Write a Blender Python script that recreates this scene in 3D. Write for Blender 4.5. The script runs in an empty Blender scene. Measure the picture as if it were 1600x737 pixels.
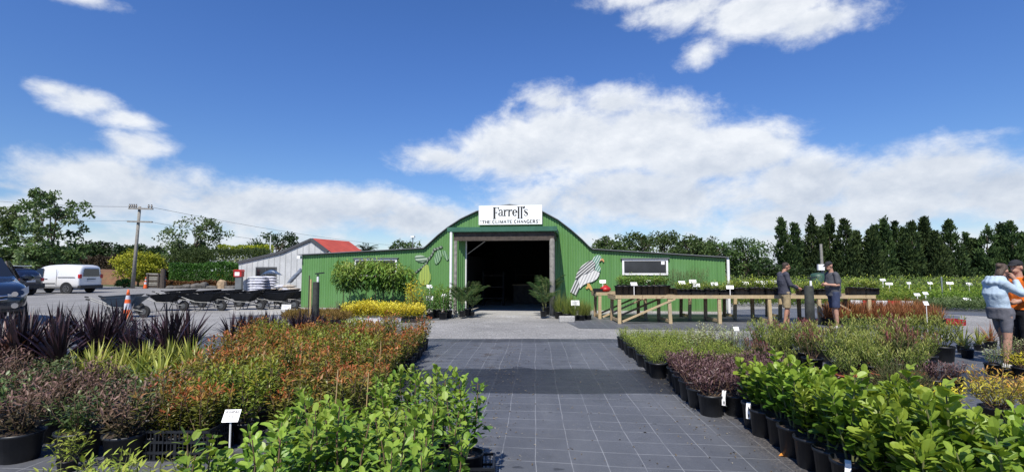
import bpy, math, random
from mathutils import Vector, Matrix, noise as mnoise
R = math.radians
sc = bpy.context.scene
col = sc.collection
# ------------------------------------------------------------------ camera
F, CX, CY, H = 790.0, 800.0, 368.5, 1.55
YAW, PITCH = R(2.6), math.atan((423 - 368.5) / F)
cam = bpy.data.cameras.new('camera'); cam.sensor_width = 36.0; cam.lens = 36.0 * F / 1600.0
cam.clip_start = 0.05; cam.clip_end = 3000
camo = bpy.data.objects.new('camera', cam); col.objects.link(camo)
camo.location = (0, 0, H); camo.rotation_euler = (math.pi / 2 + PITCH, 0, YAW)
sc.camera = camo
FWD = Vector((-math.sin(YAW) * math.cos(PITCH), math.cos(YAW) * math.cos(PITCH), math.sin(PITCH)))
RGT = Vector((math.cos(YAW), math.sin(YAW), 0)); UPV = RGT.cross(FWD)
FH = Vector((-math.sin(YAW), math.cos(YAW), 0))
def ray(px, py): return FWD + RGT * ((px - CX) / F) - UPV * ((py - CY) / F)
def gp(px, py, z=0.0):
    d = ray(px, py); t = (z - H) / d.z
    return Vector((0, 0, H)) + d * t
def at(px, d, z=0.0):
    depth = d * math.cos(PITCH) + (z - H) * math.sin(PITCH)
    return FH * d + RGT * ((px - CX) / F * depth) + Vector((0, 0, z))
def hz(py, d):                                  # height of a thing seen at row py at distance d
    return H + (423 - py) * d / F
def XZ(x, d, z=0.0): return at(836 + 790 * x / d, d, z)
# ------------------------------------------------------------------ sun, sky, exposure
SUN_EL, SUN_AZ = R(52), R(193)                  # azimuth from +Y, clockwise seen from above
to_sun = Vector((math.sin(SUN_AZ) * math.cos(SUN_EL), math.cos(SUN_AZ) * math.cos(SUN_EL), math.sin(SUN_EL)))
sun = bpy.data.lights.new('sun', 'SUN'); sun.energy = 4.6; sun.angle = R(0.5); sun.color = (1.0, 0.945, 0.85)
suno = bpy.data.objects.new('sun', sun); col.objects.link(suno)
suno.rotation_euler = to_sun.to_track_quat('Z', 'Y').to_euler(); suno.location = (0, 0, 60)
SKY_STRENGTH = 0.08
sc.view_settings.view_transform = 'Standard'; sc.view_settings.look = 'None'
sc.view_settings.exposure = 0.38; sc.view_settings.gamma = 1.0; sc.view_settings.use_curve_mapping = False
sc.render.engine = 'CYCLES'
sc.cycles.use_denoising = True
sc.cycles.max_bounces = 6; sc.cycles.diffuse_bounces = 3; sc.cycles.glossy_bounces = 3
sc.cycles.transmission_bounces = 4; sc.cycles.transparent_max_bounces = 6
sc.cycles.sample_clamp_indirect = 6.0

class Nodes:
    def __init__(s, tree): s.t = tree; s.n = tree.nodes; s.l = tree.links
    def new(s, kind, **kw):
        n = s.n.new(kind)
        for k, v in kw.items(): setattr(n, k, v)
        return n
    def put(s, sock, v):
        if isinstance(v, bpy.types.NodeSocket): s.l.new(v, sock)
        elif v is not None: sock.default_value = v
    def m(s, op, a, b=None, c=None, clamp=False):
        n = s.new('ShaderNodeMath', operation=op, use_clamp=clamp)
        s.put(n.inputs[0], a); s.put(n.inputs[1], b); s.put(n.inputs[2], c)
        return n.outputs[0]
    def v(s, op, a, b=None):
        n = s.new('ShaderNodeVectorMath', operation=op)
        s.put(n.inputs[0], a); s.put(n.inputs[1], b)
        return n.outputs['Value'] if op in ('LENGTH', 'DOT_PRODUCT') else n.outputs[0]
    def xyz(s, x, y, z):
        n = s.new('ShaderNodeCombineXYZ'); s.put(n.inputs[0], x); s.put(n.inputs[1], y); s.put(n.inputs[2], z); return n.outputs[0]
    def sep(s, v):
        n = s.new('ShaderNodeSeparateXYZ'); s.put(n.inputs[0], v); return n.outputs
    def noise(s, vec, scale, detail=4, rough=0.55, dist=0.0, lac=2.0):
        n = s.new('ShaderNodeTexNoise'); s.put(n.inputs['Vector'], vec)
        n.inputs['Scale'].default_value = scale; n.inputs['Detail'].default_value = detail
        n.inputs['Roughness'].default_value = rough; n.inputs['Distortion'].default_value = dist
        n.inputs['Lacunarity'].default_value = lac
        return n.outputs[0]
    def smooth(s, x, a, b, lo=0.0, hi=1.0):
        n = s.new('ShaderNodeMapRange', interpolation_type='SMOOTHSTEP')
        s.put(n.inputs[0], x)
        for i, q in enumerate((a, b, lo, hi)): s.put(n.inputs[i + 1], q)
        return n.outputs[0]
    def mix(s, f, a, b, mode='MIX'):
        n = s.new('ShaderNodeMix', data_type='RGBA', blend_type=mode)
        s.put(n.inputs[0], f)
        for sock, q in ((n.inputs[6], a), (n.inputs[7], b)):
            s.put(sock, (*q, 1) if isinstance(q, tuple) and len(q) == 3 else q)
        return n.outputs[2]

def azel(px, py):
    d = ray(px, py).normalized()
    return math.atan2(d.x, d.y), math.asin(d.z)
# cloud masses: centre and radii as seen from the yard, given as directions in the sky
CLOUDS = [  # px, py, rx, ry, weight
 (900, 218, 175, 72, 1.3), (820, 238, 150, 60, 1.2), (1010, 210, 160, 68, 1.3), (1110, 240, 165, 66, 1.25), (700, 250, 90, 30, .8),
 (870, 160, 60, 30, .7), (960, 165, 90, 35, .8), (1180, 215, 70, 30, .7),
 (1400, 295, 250, 72, 1.15), (1270, 290, 170, 60, 1.1), (1580, 300, 180, 62, 1.15), (1330, 265, 60, 30, .7), (1450, 262, 110, 34, .8),
 (1000, 310, 330, 60, 1.0), (1300, 335, 380, 40, .9), (650, 345, 160, 38, .8),
 (200, 300, 190, 55, 1.0), (400, 325, 260, 48, 1.0), (160, 270, 120, 40, .8), (30, 330, 170, 42, .8), (210, 225, 55, 30, .6), (560, 322, 120, 38, .8),
 (140, 158, 78, 26, .8), (200, 186, 62, 22, .7), (85, 140, 50, 16, .6), (10, 291, 45, 12, .6),
 (1180, 20, 190, 42, .9), (1290, 30, 110, 42, .8), (1080, 15, 110, 34, .8), (1100, 80, 45, 34, .65), (1000, -8, 120, 24, .7),
 (130, -6, 70, 16, .6)]
def build_world():
    w = bpy.data.worlds.new('World'); sc.world = w; w.use_nodes = True
    t = Nodes(w.node_tree); t.n.clear()
    out = t.new('ShaderNodeOutputWorld'); bg = t.new('ShaderNodeBackground')
    sky = t.new('ShaderNodeTexSky', sky_type='NISHITA'); sky.sun_disc = False
    sky.sun_elevation = SUN_EL; sky.sun_rotation = SUN_AZ; sky.altitude = 0; sky.air_density = 1.0; sky.dust_density = 0.0; sky.ozone_density = 4.0
    co = t.new('ShaderNodeTexCoord').outputs['Generated']
    x, y, z = t.sep(co)
    az = t.m('ARCTAN2', x, y); el = t.m('ARCSINE', z)
    p = t.xyz(az, el, 0.0)
    def fbm(vec):
        q = t.xyz(*[o for o in (t.m('MULTIPLY', t.sep(vec)[0], 1.0), t.m('MULTIPLY', t.sep(vec)[1], 1.55), 0.37)])
        warp = t.new('ShaderNodeTexNoise'); t.put(warp.inputs['Vector'], q); warp.inputs['Scale'].default_value = 5.0; warp.inputs['Detail'].default_value = 2
        q2 = t.v('ADD', q, t.v('MULTIPLY', t.v('SUBTRACT', warp.outputs['Color'], (.5, .5, .5)), (.09, .07, 0)))
        big = t.noise(q2, 8.0, 12, 0.64)
        return t.m('SUBTRACT', big, 0.5)
    body = None
    for (px, py, rx, ry, wgt) in CLOUDS:
        a, e = azel(px, py); a2, _ = azel(px + rx, py); _, e2 = azel(px, py - ry)
        q = t.v('MULTIPLY', t.v('SUBTRACT', p, (a, e, 0)), (1 / max(abs(a2 - a), .01), 1 / max(abs(e2 - e), .01), 0))
        b = t.m('MULTIPLY', t.m('SUBTRACT', 1.0, t.v('LENGTH', q)), wgt)
        if body is None: body = b
        else: body = t.m('SMOOTH_MAX', body, b, 0.15)
    body = t.m('MAXIMUM', body, t.smooth(el, R(13), R(-1), -0.9, 0.6))
    d0 = t.m('ADD', body, t.m('MULTIPLY', fbm(p), 1.85))
    d1 = t.m('ADD', body, t.m('MULTIPLY', fbm(t.v('ADD', p, (-0.012, 0.026, 0))), 1.85))
    alpha = t.m('MULTIPLY', t.smooth(d0, -0.12, 0.60), 0.96)
    lit = t.m('ADD', t.m('MULTIPLY', t.m('SUBTRACT', d0, d1), 0.9), 0.52, clamp=True)
    up = t.smooth(el, R(4), R(17), -0.12, 0.2)
    lit = t.m('ADD', lit, up, clamp=True)
    thin = t.smooth(d0, 0.1, 0.9, 0.25, 0.0)
    lit = t.m('ADD', lit, thin, clamp=True)
    cl = t.mix(lit, (4.7, 5.4, 6.6), (8.9, 9.2, 9.6))
    hs = t.new('ShaderNodeHueSaturation'); hs.inputs['Saturation'].default_value = 1.18; hs.inputs['Value'].default_value = 1.0
    t.l.new(sky.outputs[0], hs.inputs['Color'])
    blue = t.mix(1.0, hs.outputs[0], t.mix(t.smooth(el, 0.0, R(26)), (.95, .97, 1.10), (1.12, 1.10, 1.40)), 'MULTIPLY')
    c = t.mix(alpha, blue, cl)
    t.put(bg.inputs['Color'], c); bg.inputs['Strength'].default_value = SKY_STRENGTH
    t.l.new(bg.outputs[0], out.inputs[0])
    w.cycles.sampling_method = 'MANUAL'; w.cycles.sample_map_resolution = 512
build_world()

# ------------------------------------------------------------------ mesh helper
class MB:
    def __init__(s): s.v = []; s.f = []; s.t = []; s.mi = []
    def face(s, idx, tint=0.5, mi=0): s.f.append(idx); s.t.append(tint); s.mi.append(mi)
    def poly(s, pts, tint=0.5, mi=0):
        b = len(s.v); s.v += [tuple(p) for p in pts]; s.face(tuple(range(b, b + len(pts))), tint, mi)
    def box(s, lo, hi, mi=0, mat=None, tint=0.5):
        b = len(s.v)
        for z in (lo[2], hi[2]):
            for (x, y) in ((lo[0], lo[1]), (hi[0], lo[1]), (hi[0], hi[1]), (lo[0], hi[1])):
                p = Vector((x, y, z)); s.v.append(tuple(mat @ p if mat else p))
        for q in ((0, 3, 2, 1), (4, 5, 6, 7), (0, 1, 5, 4), (1, 2, 6, 5), (2, 3, 7, 6), (3, 0, 4, 7)):
            s.face(tuple(b + i for i in q), tint, mi)
    def bar(s, a, c, w, h=None, mi=0, tint=0.5, up=(0, 0, 1)):       # a square-section bar from a to c
        a, c = Vector(a), Vector(c); h = h or w; d = (c - a); L = d.length; d.normalize()
        u = Vector(up)
        if abs(d.dot(u)) > .98: u = Vector((0, 1, 0))
        sd = d.cross(u).normalized(); u = sd.cross(d)
        M = Matrix((( sd.x, d.x, u.x, a.x), (sd.y, d.y, u.y, a.y), (sd.z, d.z, u.z, a.z), (0, 0, 0, 1)))
        s.box((-w / 2, 0, -h / 2), (w / 2, L, h / 2), mi, M, tint)
    def rings(s, rings, cap=True, mi=0, tint=0.5):
        b = len(s.v); n = len(rings[0])
        for r in rings: s.v += [tuple(p) for p in r]
        for i in range(len(rings) - 1):
            for j in range(n):
                k = (j + 1) % n
                s.face((b + i * n + j, b + i * n + k, b + (i + 1) * n + k, b + (i + 1) * n + j), tint, mi)
        if cap:
            s.face(tuple(b + j for j in reversed(range(n))), tint, mi)
            e = b + (len(rings) - 1) * n; s.face(tuple(e + j for j in range(n)), tint, mi)
    def tube(s, pts, rad, n=8, mi=0, tint=0.5, cap=True, round_ends=False):
        pts = [Vector(p) for p in pts]
        if not hasattr(rad, '__len__'): rad = [rad] * len(pts)
        if round_ends:
            d0 = (pts[0] - pts[1]).normalized(); d1 = (pts[-1] - pts[-2]).normalized()
            P = [pts[0] + d0 * rad[0] * .95, pts[0] + d0 * rad[0] * .6] + pts + [pts[-1] + d1 * rad[-1] * .6, pts[-1] + d1 * rad[-1] * .95]
            rad = [rad[0] * .3, rad[0] * .8] + list(rad) + [rad[-1] * .8, rad[-1] * .3]; pts = P
        out = []; u = None
        for i, p in enumerate(pts):
            d = (pts[min(i + 1, len(pts) - 1)] - pts[max(i - 1, 0)])
            d = d.normalized() if d.length > 1e-9 else Vector((0, 0, 1))
            if u is None: u = d.orthogonal().normalized()
            else:
                u = u - d * u.dot(d); u = u.normalized() if u.length > 1e-6 else d.orthogonal().normalized()
            w = d.cross(u)
            out.append([p + (u * math.cos(2 * math.pi * j / n) + w * math.sin(2 * math.pi * j / n)) * rad[i] for j in range(n)])
        s.rings(out, cap, mi, tint)
    def lathe(s, prof, n=16, c=(0, 0, 0), mi=0, tint=0.5, cap=True):
        s.rings([[(c[0] + r * math.cos(2 * math.pi * j / n), c[1] + r * math.sin(2 * math.pi * j / n), c[2] + z) for j in range(n)] for (r, z) in prof], cap, mi, tint)
    def prism(s, pts, y0, y1, mi=0, tint=0.5):                       # polygon in x,z extruded along y
        n = len(pts); b = len(s.v)
        ar = sum(pts[i][0] * pts[(i + 1) % n][1] - pts[(i + 1) % n][0] * pts[i][1] for i in range(n))
        if ar < 0: pts = list(reversed(pts))
        s.v += [(p[0], y0, p[1]) for p in pts] + [(p[0], y1, p[1]) for p in pts]
        s.face(tuple(range(b, b + n)), tint, mi); s.face(tuple(b + n + j for j in reversed(range(n))), tint, mi)
        for j in range(n):
            k = (j + 1) % n
            s.face((b + j, b + n + j, b + n + k, b + k), tint, mi)
    def leaf(s, p, d, up, L, W, fold=.12, droop=.1, tint=.5, full=False, ob=.5):
        sd = d.cross(up)
        if sd.length < 1e-4: sd = d.orthogonal()
        sd.normalize(); n = sd.cross(d)
        b = len(s.v); w = W / 2
        if not full:
            m = p + d * (L * ob) + n * (fold * W)
            s.v += [tuple(p), tuple(m + sd * w), tuple(p + d * L - n * (droop * L)), tuple(m - sd * w)]
            s.face((b, b + 1, b + 2), tint); s.face((b, b + 2, b + 3), tint)
            return
        c1 = p + d * (L * .34) - n * (fold * W * .4); c2 = p + d * (L * .72) - n * (fold * W * .4 + droop * L * .35)
        e1 = n * (fold * W); w1, w2 = (w * .86, w * .9) if ob >= .5 else (w, w * .62)
        s.v += [tuple(p), tuple(c1 + sd * w1 + e1), tuple(c1), tuple(c1 - sd * w1 + e1), tuple(c2 + sd * w2 + e1), tuple(c2), tuple(c2 - sd * w2 + e1), tuple(p + d * L - n * (droop * L))]
        if ob < .6:
            for q in ((0, 1, 2), (0, 2, 3), (1, 4, 5, 2), (2, 5, 6, 3), (4, 7, 5), (5, 7, 6)): s.face(tuple(b + i for i in q), tint)
        else:                                                        # a rounded tip
            c3 = p + d * (L * .93) - n * (droop * L * .8); s.v += [tuple(c3 + sd * w * .52 + e1 * .6), tuple(c3 - sd * w * .52 + e1 * .6)]
            for q in ((0, 1, 2), (0, 2, 3), (1, 4, 5, 2), (2, 5, 6, 3), (4, 8, 7, 5), (5, 7, 9, 6)): s.face(tuple(b + i for i in q), tint)
    def strap(s, p, az, L, W, lean, arch, tint=.5, seg=5, twist=0.0):
        h = Vector((math.cos(az), math.sin(az), 0)); sd = Vector((-math.sin(az + twist), math.cos(az + twist), 0))
        b = len(s.v); q = Vector(p); a = lean
        for i in range(seg + 1):
            t = i / seg; w = W * (1 - t ** 2.2) * (.55 + .9 * min(t * 3, .5)) / 2
            s.v += [tuple(q - sd * w), tuple(q + sd * w)]
            q = q + (h * math.sin(a) + Vector((0, 0, math.cos(a)))) * (L / seg); a += arch / seg
        for i in range(seg): s.face((b + 2 * i, b + 2 * i + 1, b + 2 * i + 3, b + 2 * i + 2), tint)
    def mesh(s, name, mats, smooth=False, tint=False):
        me = bpy.data.meshes.new(name); me.from_pydata(s.v, [], s.f)
        for m in (mats if isinstance(mats, (list, tuple)) else [mats]): me.materials.append(m)
        if any(s.mi): me.polygons.foreach_set('material_index', s.mi)
        if smooth: me.polygons.foreach_set('use_smooth', [True] * len(s.f))
        if tint:
            a = me.attributes.new('tint', 'FLOAT', 'FACE'); a.data.foreach_set('value', s.t)
        me.update(); return me
    def build(s, name, mats, parent=None, smooth=False, tint=False, loc=None, rz=0.0):
        o = bpy.data.objects.new(name, s.mesh(name, mats, smooth, tint)); col.objects.link(o)
        if parent: o.parent = parent
        if loc is not None: o.location = loc
        if rz: o.rotation_euler[2] = rz
        return o
def tag(o, label=None, cat=None, group=None, kind=None):
    if label: o['label'] = label
    if cat: o['category'] = cat
    if group: o['group'] = group
    if kind: o['kind'] = kind
    return o
def thing(name, label, cat, loc=(0, 0, 0), rz=0.0, group=None):
    o = bpy.data.objects.new(name, None); col.objects.link(o); o.location = loc; o.rotation_euler[2] = rz
    return tag(o, label, cat, group)
def kids(o): return [c for c in KIDS.get(o.name, [])]
def link(name, me, parent=None, loc=None):
    o = bpy.data.objects.new(name, me); col.objects.link(o)
    if parent: o.parent = parent
    if loc is not None: o.location = loc
    return o
def copy_tree(o, loc, rz, label=None, scale=None):
    c = o.copy(); col.objects.link(c); c.location = loc; c.rotation_euler[2] = rz
    if label: c['label'] = label
    if scale: c.scale = (scale,) * 3
    for ch in o.children:
        d = ch.copy(); col.objects.link(d); d.parent = c
        for g in ch.children:
            e = g.copy(); col.objects.link(e); e.parent = d
    return c
def bevel(o, w, seg=2):
    m = o.modifiers.new('bevel', 'BEVEL'); m.width = w; m.segments = seg; m.limit_method = 'ANGLE'; m.angle_limit = R(40); return o

# ------------------------------------------------------------------ materials
def mat(name, c, rough=.6, metal=0.0, var=0.0, vscale=6.0, bump=0.0, bscale=30.0, spec=None, c2=None, detail=5, coat=0.0):
    m = bpy.data.materials.new(name); m.use_nodes = True; t = Nodes(m.node_tree)
    b = t.n['Principled BSDF']; b.inputs['Roughness'].default_value = rough; b.inputs['Metallic'].default_value = metal
    if spec is not None: b.inputs['Specular IOR Level'].default_value = spec
    if coat: b.inputs['Coat Weight'].default_value = coat; b.inputs['Coat Roughness'].default_value = .05
    co = t.new('ShaderNodeTexCoord').outputs['Object']
    if var or c2:
        n = t.noise(co, vscale, detail, .6)
        f = t.smooth(n, .3, .7)
        c2 = c2 or tuple(q * (1 - var) for q in c)
        t.put(b.inputs['Base Color'], t.mix(f, tuple(min(1, q * (1 + var * .4)) for q in c), c2))
    else: b.inputs['Base Color'].default_value = (*c, 1)
    if bump:
        bn = t.new('ShaderNodeBump'); bn.inputs['Strength'].default_value = bump; bn.inputs['Distance'].default_value = .02
        t.put(bn.inputs['Height'], t.noise(co, bscale, 4, .6)); t.l.new(bn.outputs[0], b.inputs['Normal'])
    return m
def leafmat(name, dark, light, tip=None, rough=.42, trans=.3, spec=.3, rnd=.25):
    """dark -> light -> tip follow the face attribute tint (0..1): the pigment of old and young leaves."""
    m = bpy.data.materials.new(name); m.use_nodes = True; t = Nodes(m.node_tree)
    b = t.n['Principled BSDF']; out = t.n['Material Output']
    at_ = t.new('ShaderNodeAttribute', attribute_name='tint'); f = at_.outputs['Fac']
    r = t.new('ShaderNodeValToRGB'); t.put(r.inputs[0], f); e = r.color_ramp.elements
    e[0].position = .05; e[0].color = (*dark, 1); e[1].position = .62 if tip else .95; e[1].color = (*light, 1)
    if tip: q = e.new(.95); q.color = (*tip, 1)
    oi = t.new('ShaderNodeObjectInfo').outputs['Random']
    hs = t.new('ShaderNodeHueSaturation'); t.put(hs.inputs['Value'], t.m('ADD', t.m('MULTIPLY', oi, rnd), 1 - rnd / 2)); t.l.new(r.outputs[0], hs.inputs['Color'])
    t.put(hs.inputs['Hue'], t.m('ADD', t.m('MULTIPLY', oi, .02), .49))
    t.l.new(hs.outputs[0], b.inputs['Base Color']); b.inputs['Roughness'].default_value = rough; b.inputs['Specular IOR Level'].default_value = spec
    tr = t.new('ShaderNodeBsdfTranslucent'); t.put(tr.inputs[0], t.mix(.65, hs.outputs[0], (1.25, 1.1, .35), 'MULTIPLY'))
    mx = t.new('ShaderNodeMixShader'); mx.inputs[0].default_value = trans
    t.l.new(b.outputs[0], mx.inputs[1]); t.l.new(tr.outputs[0], mx.inputs[2]); t.l.new(mx.outputs[0], out.inputs[0])
    return m
M = {}
M['black_plastic'] = mat('black plastic', (.011, .013, .017), .45, var=.3, vscale=8)
M['soil'] = mat('potting mix', (.035, .024, .017), .95, c2=(.11, .075, .05), vscale=55, bump=.8, bscale=90)
def timber(name, a, b, dirt):
    m = mat(name, a, .8, bump=.25, bscale=35); t = Nodes(m.node_tree); bs = t.n['Principled BSDF']; co = t.new('ShaderNodeTexCoord').outputs['Object']
    g1 = t.noise(t.v('MULTIPLY', co, (2, 14, 40)), 2.2, 4, .6); g2 = t.noise(t.v('MULTIPLY', co, (30, 14, 2)), 2.2, 4, .6)
    c = t.mix(t.smooth(t.m('MULTIPLY', t.m('ADD', g1, g2), .5), .38, .62), a, b)
    kn = t.smooth(t.noise(co, 7, 2, .5), .68, .74); c = t.mix(t.m('MULTIPLY', kn, .6), c, (.16, .10, .05))
    st = t.smooth(t.noise(co, 1.3, 5, .65), .48, .72); c = t.mix(t.m('MULTIPLY', st, dirt), c, (.24, .22, .18))
    t.put(bs.inputs['Base Color'], c); return m
M['wood_new'] = timber('treated pine', (.50, .39, .23), (.36, .27, .15), .65)
M['wood_shade'] = mat('shade-darkened pine', (.30, .22, .13), .85, var=.35, vscale=7, bump=.2)  # darker copy of the bench pine, with shade put into the colour
M['wood_grey'] = mat('weathered timber', (.29, .275, .245), .9, c2=(.16, .155, .14), vscale=9, bump=.4, bscale=25)
M['wood_dark'] = mat('dark timber', (.07, .055, .045), .85, var=.4, vscale=7, bump=.3)
M['post_black'] = mat('tarred post', (.018, .020, .018), .8, c2=(.045, .05, .042), vscale=6, bump=.3)
M['white'] = mat('white paint', (.78, .78, .77), .45, var=.06, vscale=3)
M['white_card'] = mat('white card', (.85, .85, .85), .4)
M['ink'] = mat('black ink', (.012, .012, .014), .6)
M['ink_grey'] = mat('grey ink', (.07, .07, .075), .6)
M['steel'] = mat('galvanised steel', (.45, .46, .47), .42, .85, var=.2, vscale=10)
M['zinc'] = mat('zinc roof', (.19, .20, .20), .5, .5, var=.2, vscale=2)
M['glass'] = mat('dark glass', (.012, .014, .018), .06, spec=.8)
M['window_dark'] = mat('window pane', (.03, .032, .037), .12, spec=.6, var=.3, vscale=1.5)
M['rubber'] = mat('rubber', (.015, .015, .016), .8)
M['chrome'] = mat('chrome', (.7, .7, .72), .12, 1.0)
M['red'] = mat('red plastic', (.42, .02, .018), .4, var=.2)
M['orange'] = mat('orange plastic', (.75, .12, .02), .45, var=.15, vscale=9)
M['terracotta'] = mat('terracotta', (.36, .095, .04), .75, var=.2, vscale=9)
M['bark'] = mat('bark', (.11, .085, .06), .9, c2=(.06, .048, .036), vscale=12, bump=.5)
M['stem_green'] = mat('green stem', (.12, .13, .045), .6, var=.2)
M['stem_brown'] = mat('brown stem', (.16, .10, .06), .75, var=.3)
M['cane'] = mat('bamboo cane', (.50, .35, .17), .6, var=.2)
# ================================================================== the setting
def ground_material(name, c, c2, scale, fine, rough=.9, bump=.6, patches=None, stones=None):
    m = bpy.data.materials.new(name); m.use_nodes = True; t = Nodes(m.node_tree); b = t.n['Principled BSDF']
    co = t.new('ShaderNodeTexCoord').outputs['Object']
    f = t.smooth(t.noise(co, scale, 6, .65), .3, .7)
    base = t.mix(f, c, c2)
    g = t.noise(co, fine, 3, .7)
    base = t.mix(t.smooth(g, .35, .7), base, t.mix(1.0, base, (.62, .61, .6), 'MULTIPLY'))
    if stones:
        vo = t.new('ShaderNodeTexVoronoi'); t.put(vo.inputs['Vector'], co); vo.inputs['Scale'].default_value = stones
        vc = t.sep(vo.outputs['Color'])[0]
        base = t.mix(.75, base, t.mix(vc, t.mix(1.0, base, (.55, .55, .55), 'MULTIPLY'), t.mix(1.0, base, (1.38, 1.37, 1.36), 'MULTIPLY')))
    if patches:
        for (pc, ps, lo, hi, amt) in patches:
            base = t.mix(t.m('MULTIPLY', t.smooth(t.noise(co, ps, 5, .6), lo, hi), amt), base, pc)
    t.put(b.inputs['Base Color'], base); b.inputs['Roughness'].default_value = rough; b.inputs['Specular IOR Level'].default_value = .25
    bn = t.new('ShaderNodeBump'); bn.inputs['Strength'].default_value = bump; bn.inputs['Distance'].default_value = .02
    t.put(bn.inputs['Height'], g); t.l.new(bn.outputs[0], b.inputs['Normal'])
    return m
M['gravel'] = ground_material('grey gravel', (.37, .367, .36), (.28, .277, .272), .5, 38, bump=.9, stones=45, patches=[((.20, .20, .20), .9, .5, .7, .5), ((.46, .455, .44), 1.7, .58, .75, .5)])
M['asphalt'] = ground_material('worn asphalt', (.31, .308, .305), (.23, .228, .225), .35, 60, patches=[((.12, .12, .125), .8, .56, .7, .6), ((.33, .33, .325), .5, .55, .7, .5)])
M['pasture'] = ground_material('pasture', (.07, .11, .03), (.12, .13, .05), .12, 7, patches=[((.20, .16, .08), .3, .55, .7, .6)])
M['concrete'] = ground_material('concrete', (.46, .455, .44), (.38, .375, .36), 1.2, 30, rough=.85, bump=.3, patches=[((.28, .275, .26), 2.0, .58, .72, .5)])
M['earth'] = ground_material('clay bank', (.22, .115, .06), (.15, .085, .05), 1.5, 9, patches=[((.12, .13, .05), .8, .55, .7, .7)])

def weedmat_material(name, wet):
    m = bpy.data.materials.new(name); m.use_nodes = True; t = Nodes(m.node_tree); b = t.n['Principled BSDF']
    co = t.new('ShaderNodeTexCoord').outputs['Object']
    wob = t.new('ShaderNodeTexNoise'); t.put(wob.inputs['Vector'], co); wob.inputs['Scale'].default_value = .55; wob.inputs['Detail'].default_value = 3
    cw = t.v('ADD', co, t.v('MULTIPLY', t.v('SUBTRACT', wob.outputs['Color'], (.5, .5, .5)), (.10, .14, 0)))
    x, y, z = t.sep(cw)
    y = t.m('ADD', y, t.m('MULTIPLY', x, .075))                 # the cross threads run a little askew
    def lines(v, step, wid):
        fr = t.m('FRACT', t.m('ADD', t.m('DIVIDE', v, step), 100.0))
        d = t.m('MULTIPLY', t.m('ABSOLUTE', t.m('SUBTRACT', fr, .5)), step)
        return t.smooth(d, step / 2 - wid, step / 2 - wid * .35)
    broken = t.smooth(t.noise(co, 2.3, 4, .6), .36, .55)
    ln = t.m('MAXIMUM', t.m('MULTIPLY', lines(x, .285, .0045), .7), t.m('MULTIPLY', lines(y, .30, .0045), .8))
    ln = t.m('MULTIPLY', ln, t.m('ADD', t.m('MULTIPLY', broken, .5), .22))
    f = t.smooth(t.noise(co, .8, 6, .62), .3, .7)
    base = t.mix(f, (.118, .125, .142), (.086, .092, .105))
    dust = t.smooth(t.noise(co, 1.6, 7, .7), .52, .78)
    base = t.mix(t.m('MULTIPLY', dust, .5), base, (.15, .155, .165))
    weave = t.noise(t.v('MULTIPLY', co, (1, 6, 1)), 60, 2, .5)
    base = t.mix(t.m('MULTIPLY', weave, .5), base, t.mix(1.0, base, (.72, .72, .74), 'MULTIPLY'))
    crumb = t.smooth(t.noise(co, 42, 2, .5), .70, .76)
    zone = t.smooth(t.noise(co, 1.1, 3, .5), .45, .62)
    base = t.mix(t.m('MULTIPLY', crumb, zone), base, (.30, .29, .27))
    rough = t.m('ADD', t.m('MULTIPLY', dust, .2), .52)
    worn = t.smooth(t.noise(t.v('MULTIPLY', co, (1.6, .28, 1)), .9, 5, .65), .45, .7)
    base = t.mix(t.m('MULTIPLY', worn, .45), base, (.165, .172, .185))
    blot = t.m('MULTIPLY', t.smooth(t.noise(co, .9, 6, .7), .54, .68), .45)
    base = t.mix(blot, base, t.mix(1.0, base, (.5, .5, .48), 'MULTIPLY'))
    ln = t.m('MULTIPLY', ln, t.m('SUBTRACT', 1.0, t.m('MULTIPLY', dust, .5)))
    base = t.mix(ln, base, (.44, .45, .46))
    if wet:
        gx, gy, gz = t.sep(co)
        spill = t.m('MULTIPLY', t.m('MULTIPLY', t.smooth(gx, 1.75, 2.1), t.smooth(gy, 6.3, 5.2)), t.smooth(t.m('ADD', t.noise(co, 2.2, 7, .72), t.m('MULTIPLY', t.smooth(gx, 1.6, 2.0), .16)), .52, .62))
        grit = t.smooth(t.noise(co, 60, 2, .5), .5, .62)
        base = t.mix(t.m('MULTIPLY', spill, .55), base, t.mix(grit, (.03, .022, .016), (.17, .14, .11)))
        spill2 = t.m('MULTIPLY', t.smooth(gx, -.2, -.75), t.smooth(t.noise(co, 2.6, 7, .72), .55, .64))
        base = t.mix(t.m('MULTIPLY', spill2, .7), base, t.mix(grit, (.03, .022, .016), (.14, .12, .10)))
        n1 = t.m('MULTIPLY', t.m('SUBTRACT', t.noise(co, 1.1, 6, .6), .5), .9)
        n2 = t.m('MULTIPLY', t.m('SUBTRACT', t.noise(co, .5, 2, .5), .5), .35)
        gy2 = t.m('ADD', gy, t.m('MULTIPLY', gx, -.03))
        lo = t.smooth(t.m('ADD', gy2, n2), 6.45, 6.52); hi = t.smooth(t.m('ADD', gy2, n1), 8.15, 8.02)
        side = t.smooth(t.m('ADD', gx, n1), -1.05 , -.95)
        w = t.m('MULTIPLY', lo, hi)
        spots = t.m('MULTIPLY', t.smooth(t.noise(t.v('MULTIPLY', co, (1, 1.6, 1)), 2.4, 3, .5), .69, .71), t.smooth(gy, 11.2, 4.0, .9, .7))
        far = t.m('MULTIPLY', t.smooth(t.m('ADD', gy, t.m('MULTIPLY', n1, .7)), 11.0, 11.2), .5)
        w = t.m('MAXIMUM', t.m('MAXIMUM', w, spots), far)
        base = t.mix(w, base, t.mix(1.0, base, (.30, .30, .30), 'MULTIPLY'))
        rough = t.m('SUBTRACT', rough, t.m('MULTIPLY', w, .12))
    t.put(b.inputs['Base Color'], base); t.put(b.inputs['Roughness'], rough); b.inputs['Specular IOR Level'].default_value = .4
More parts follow.
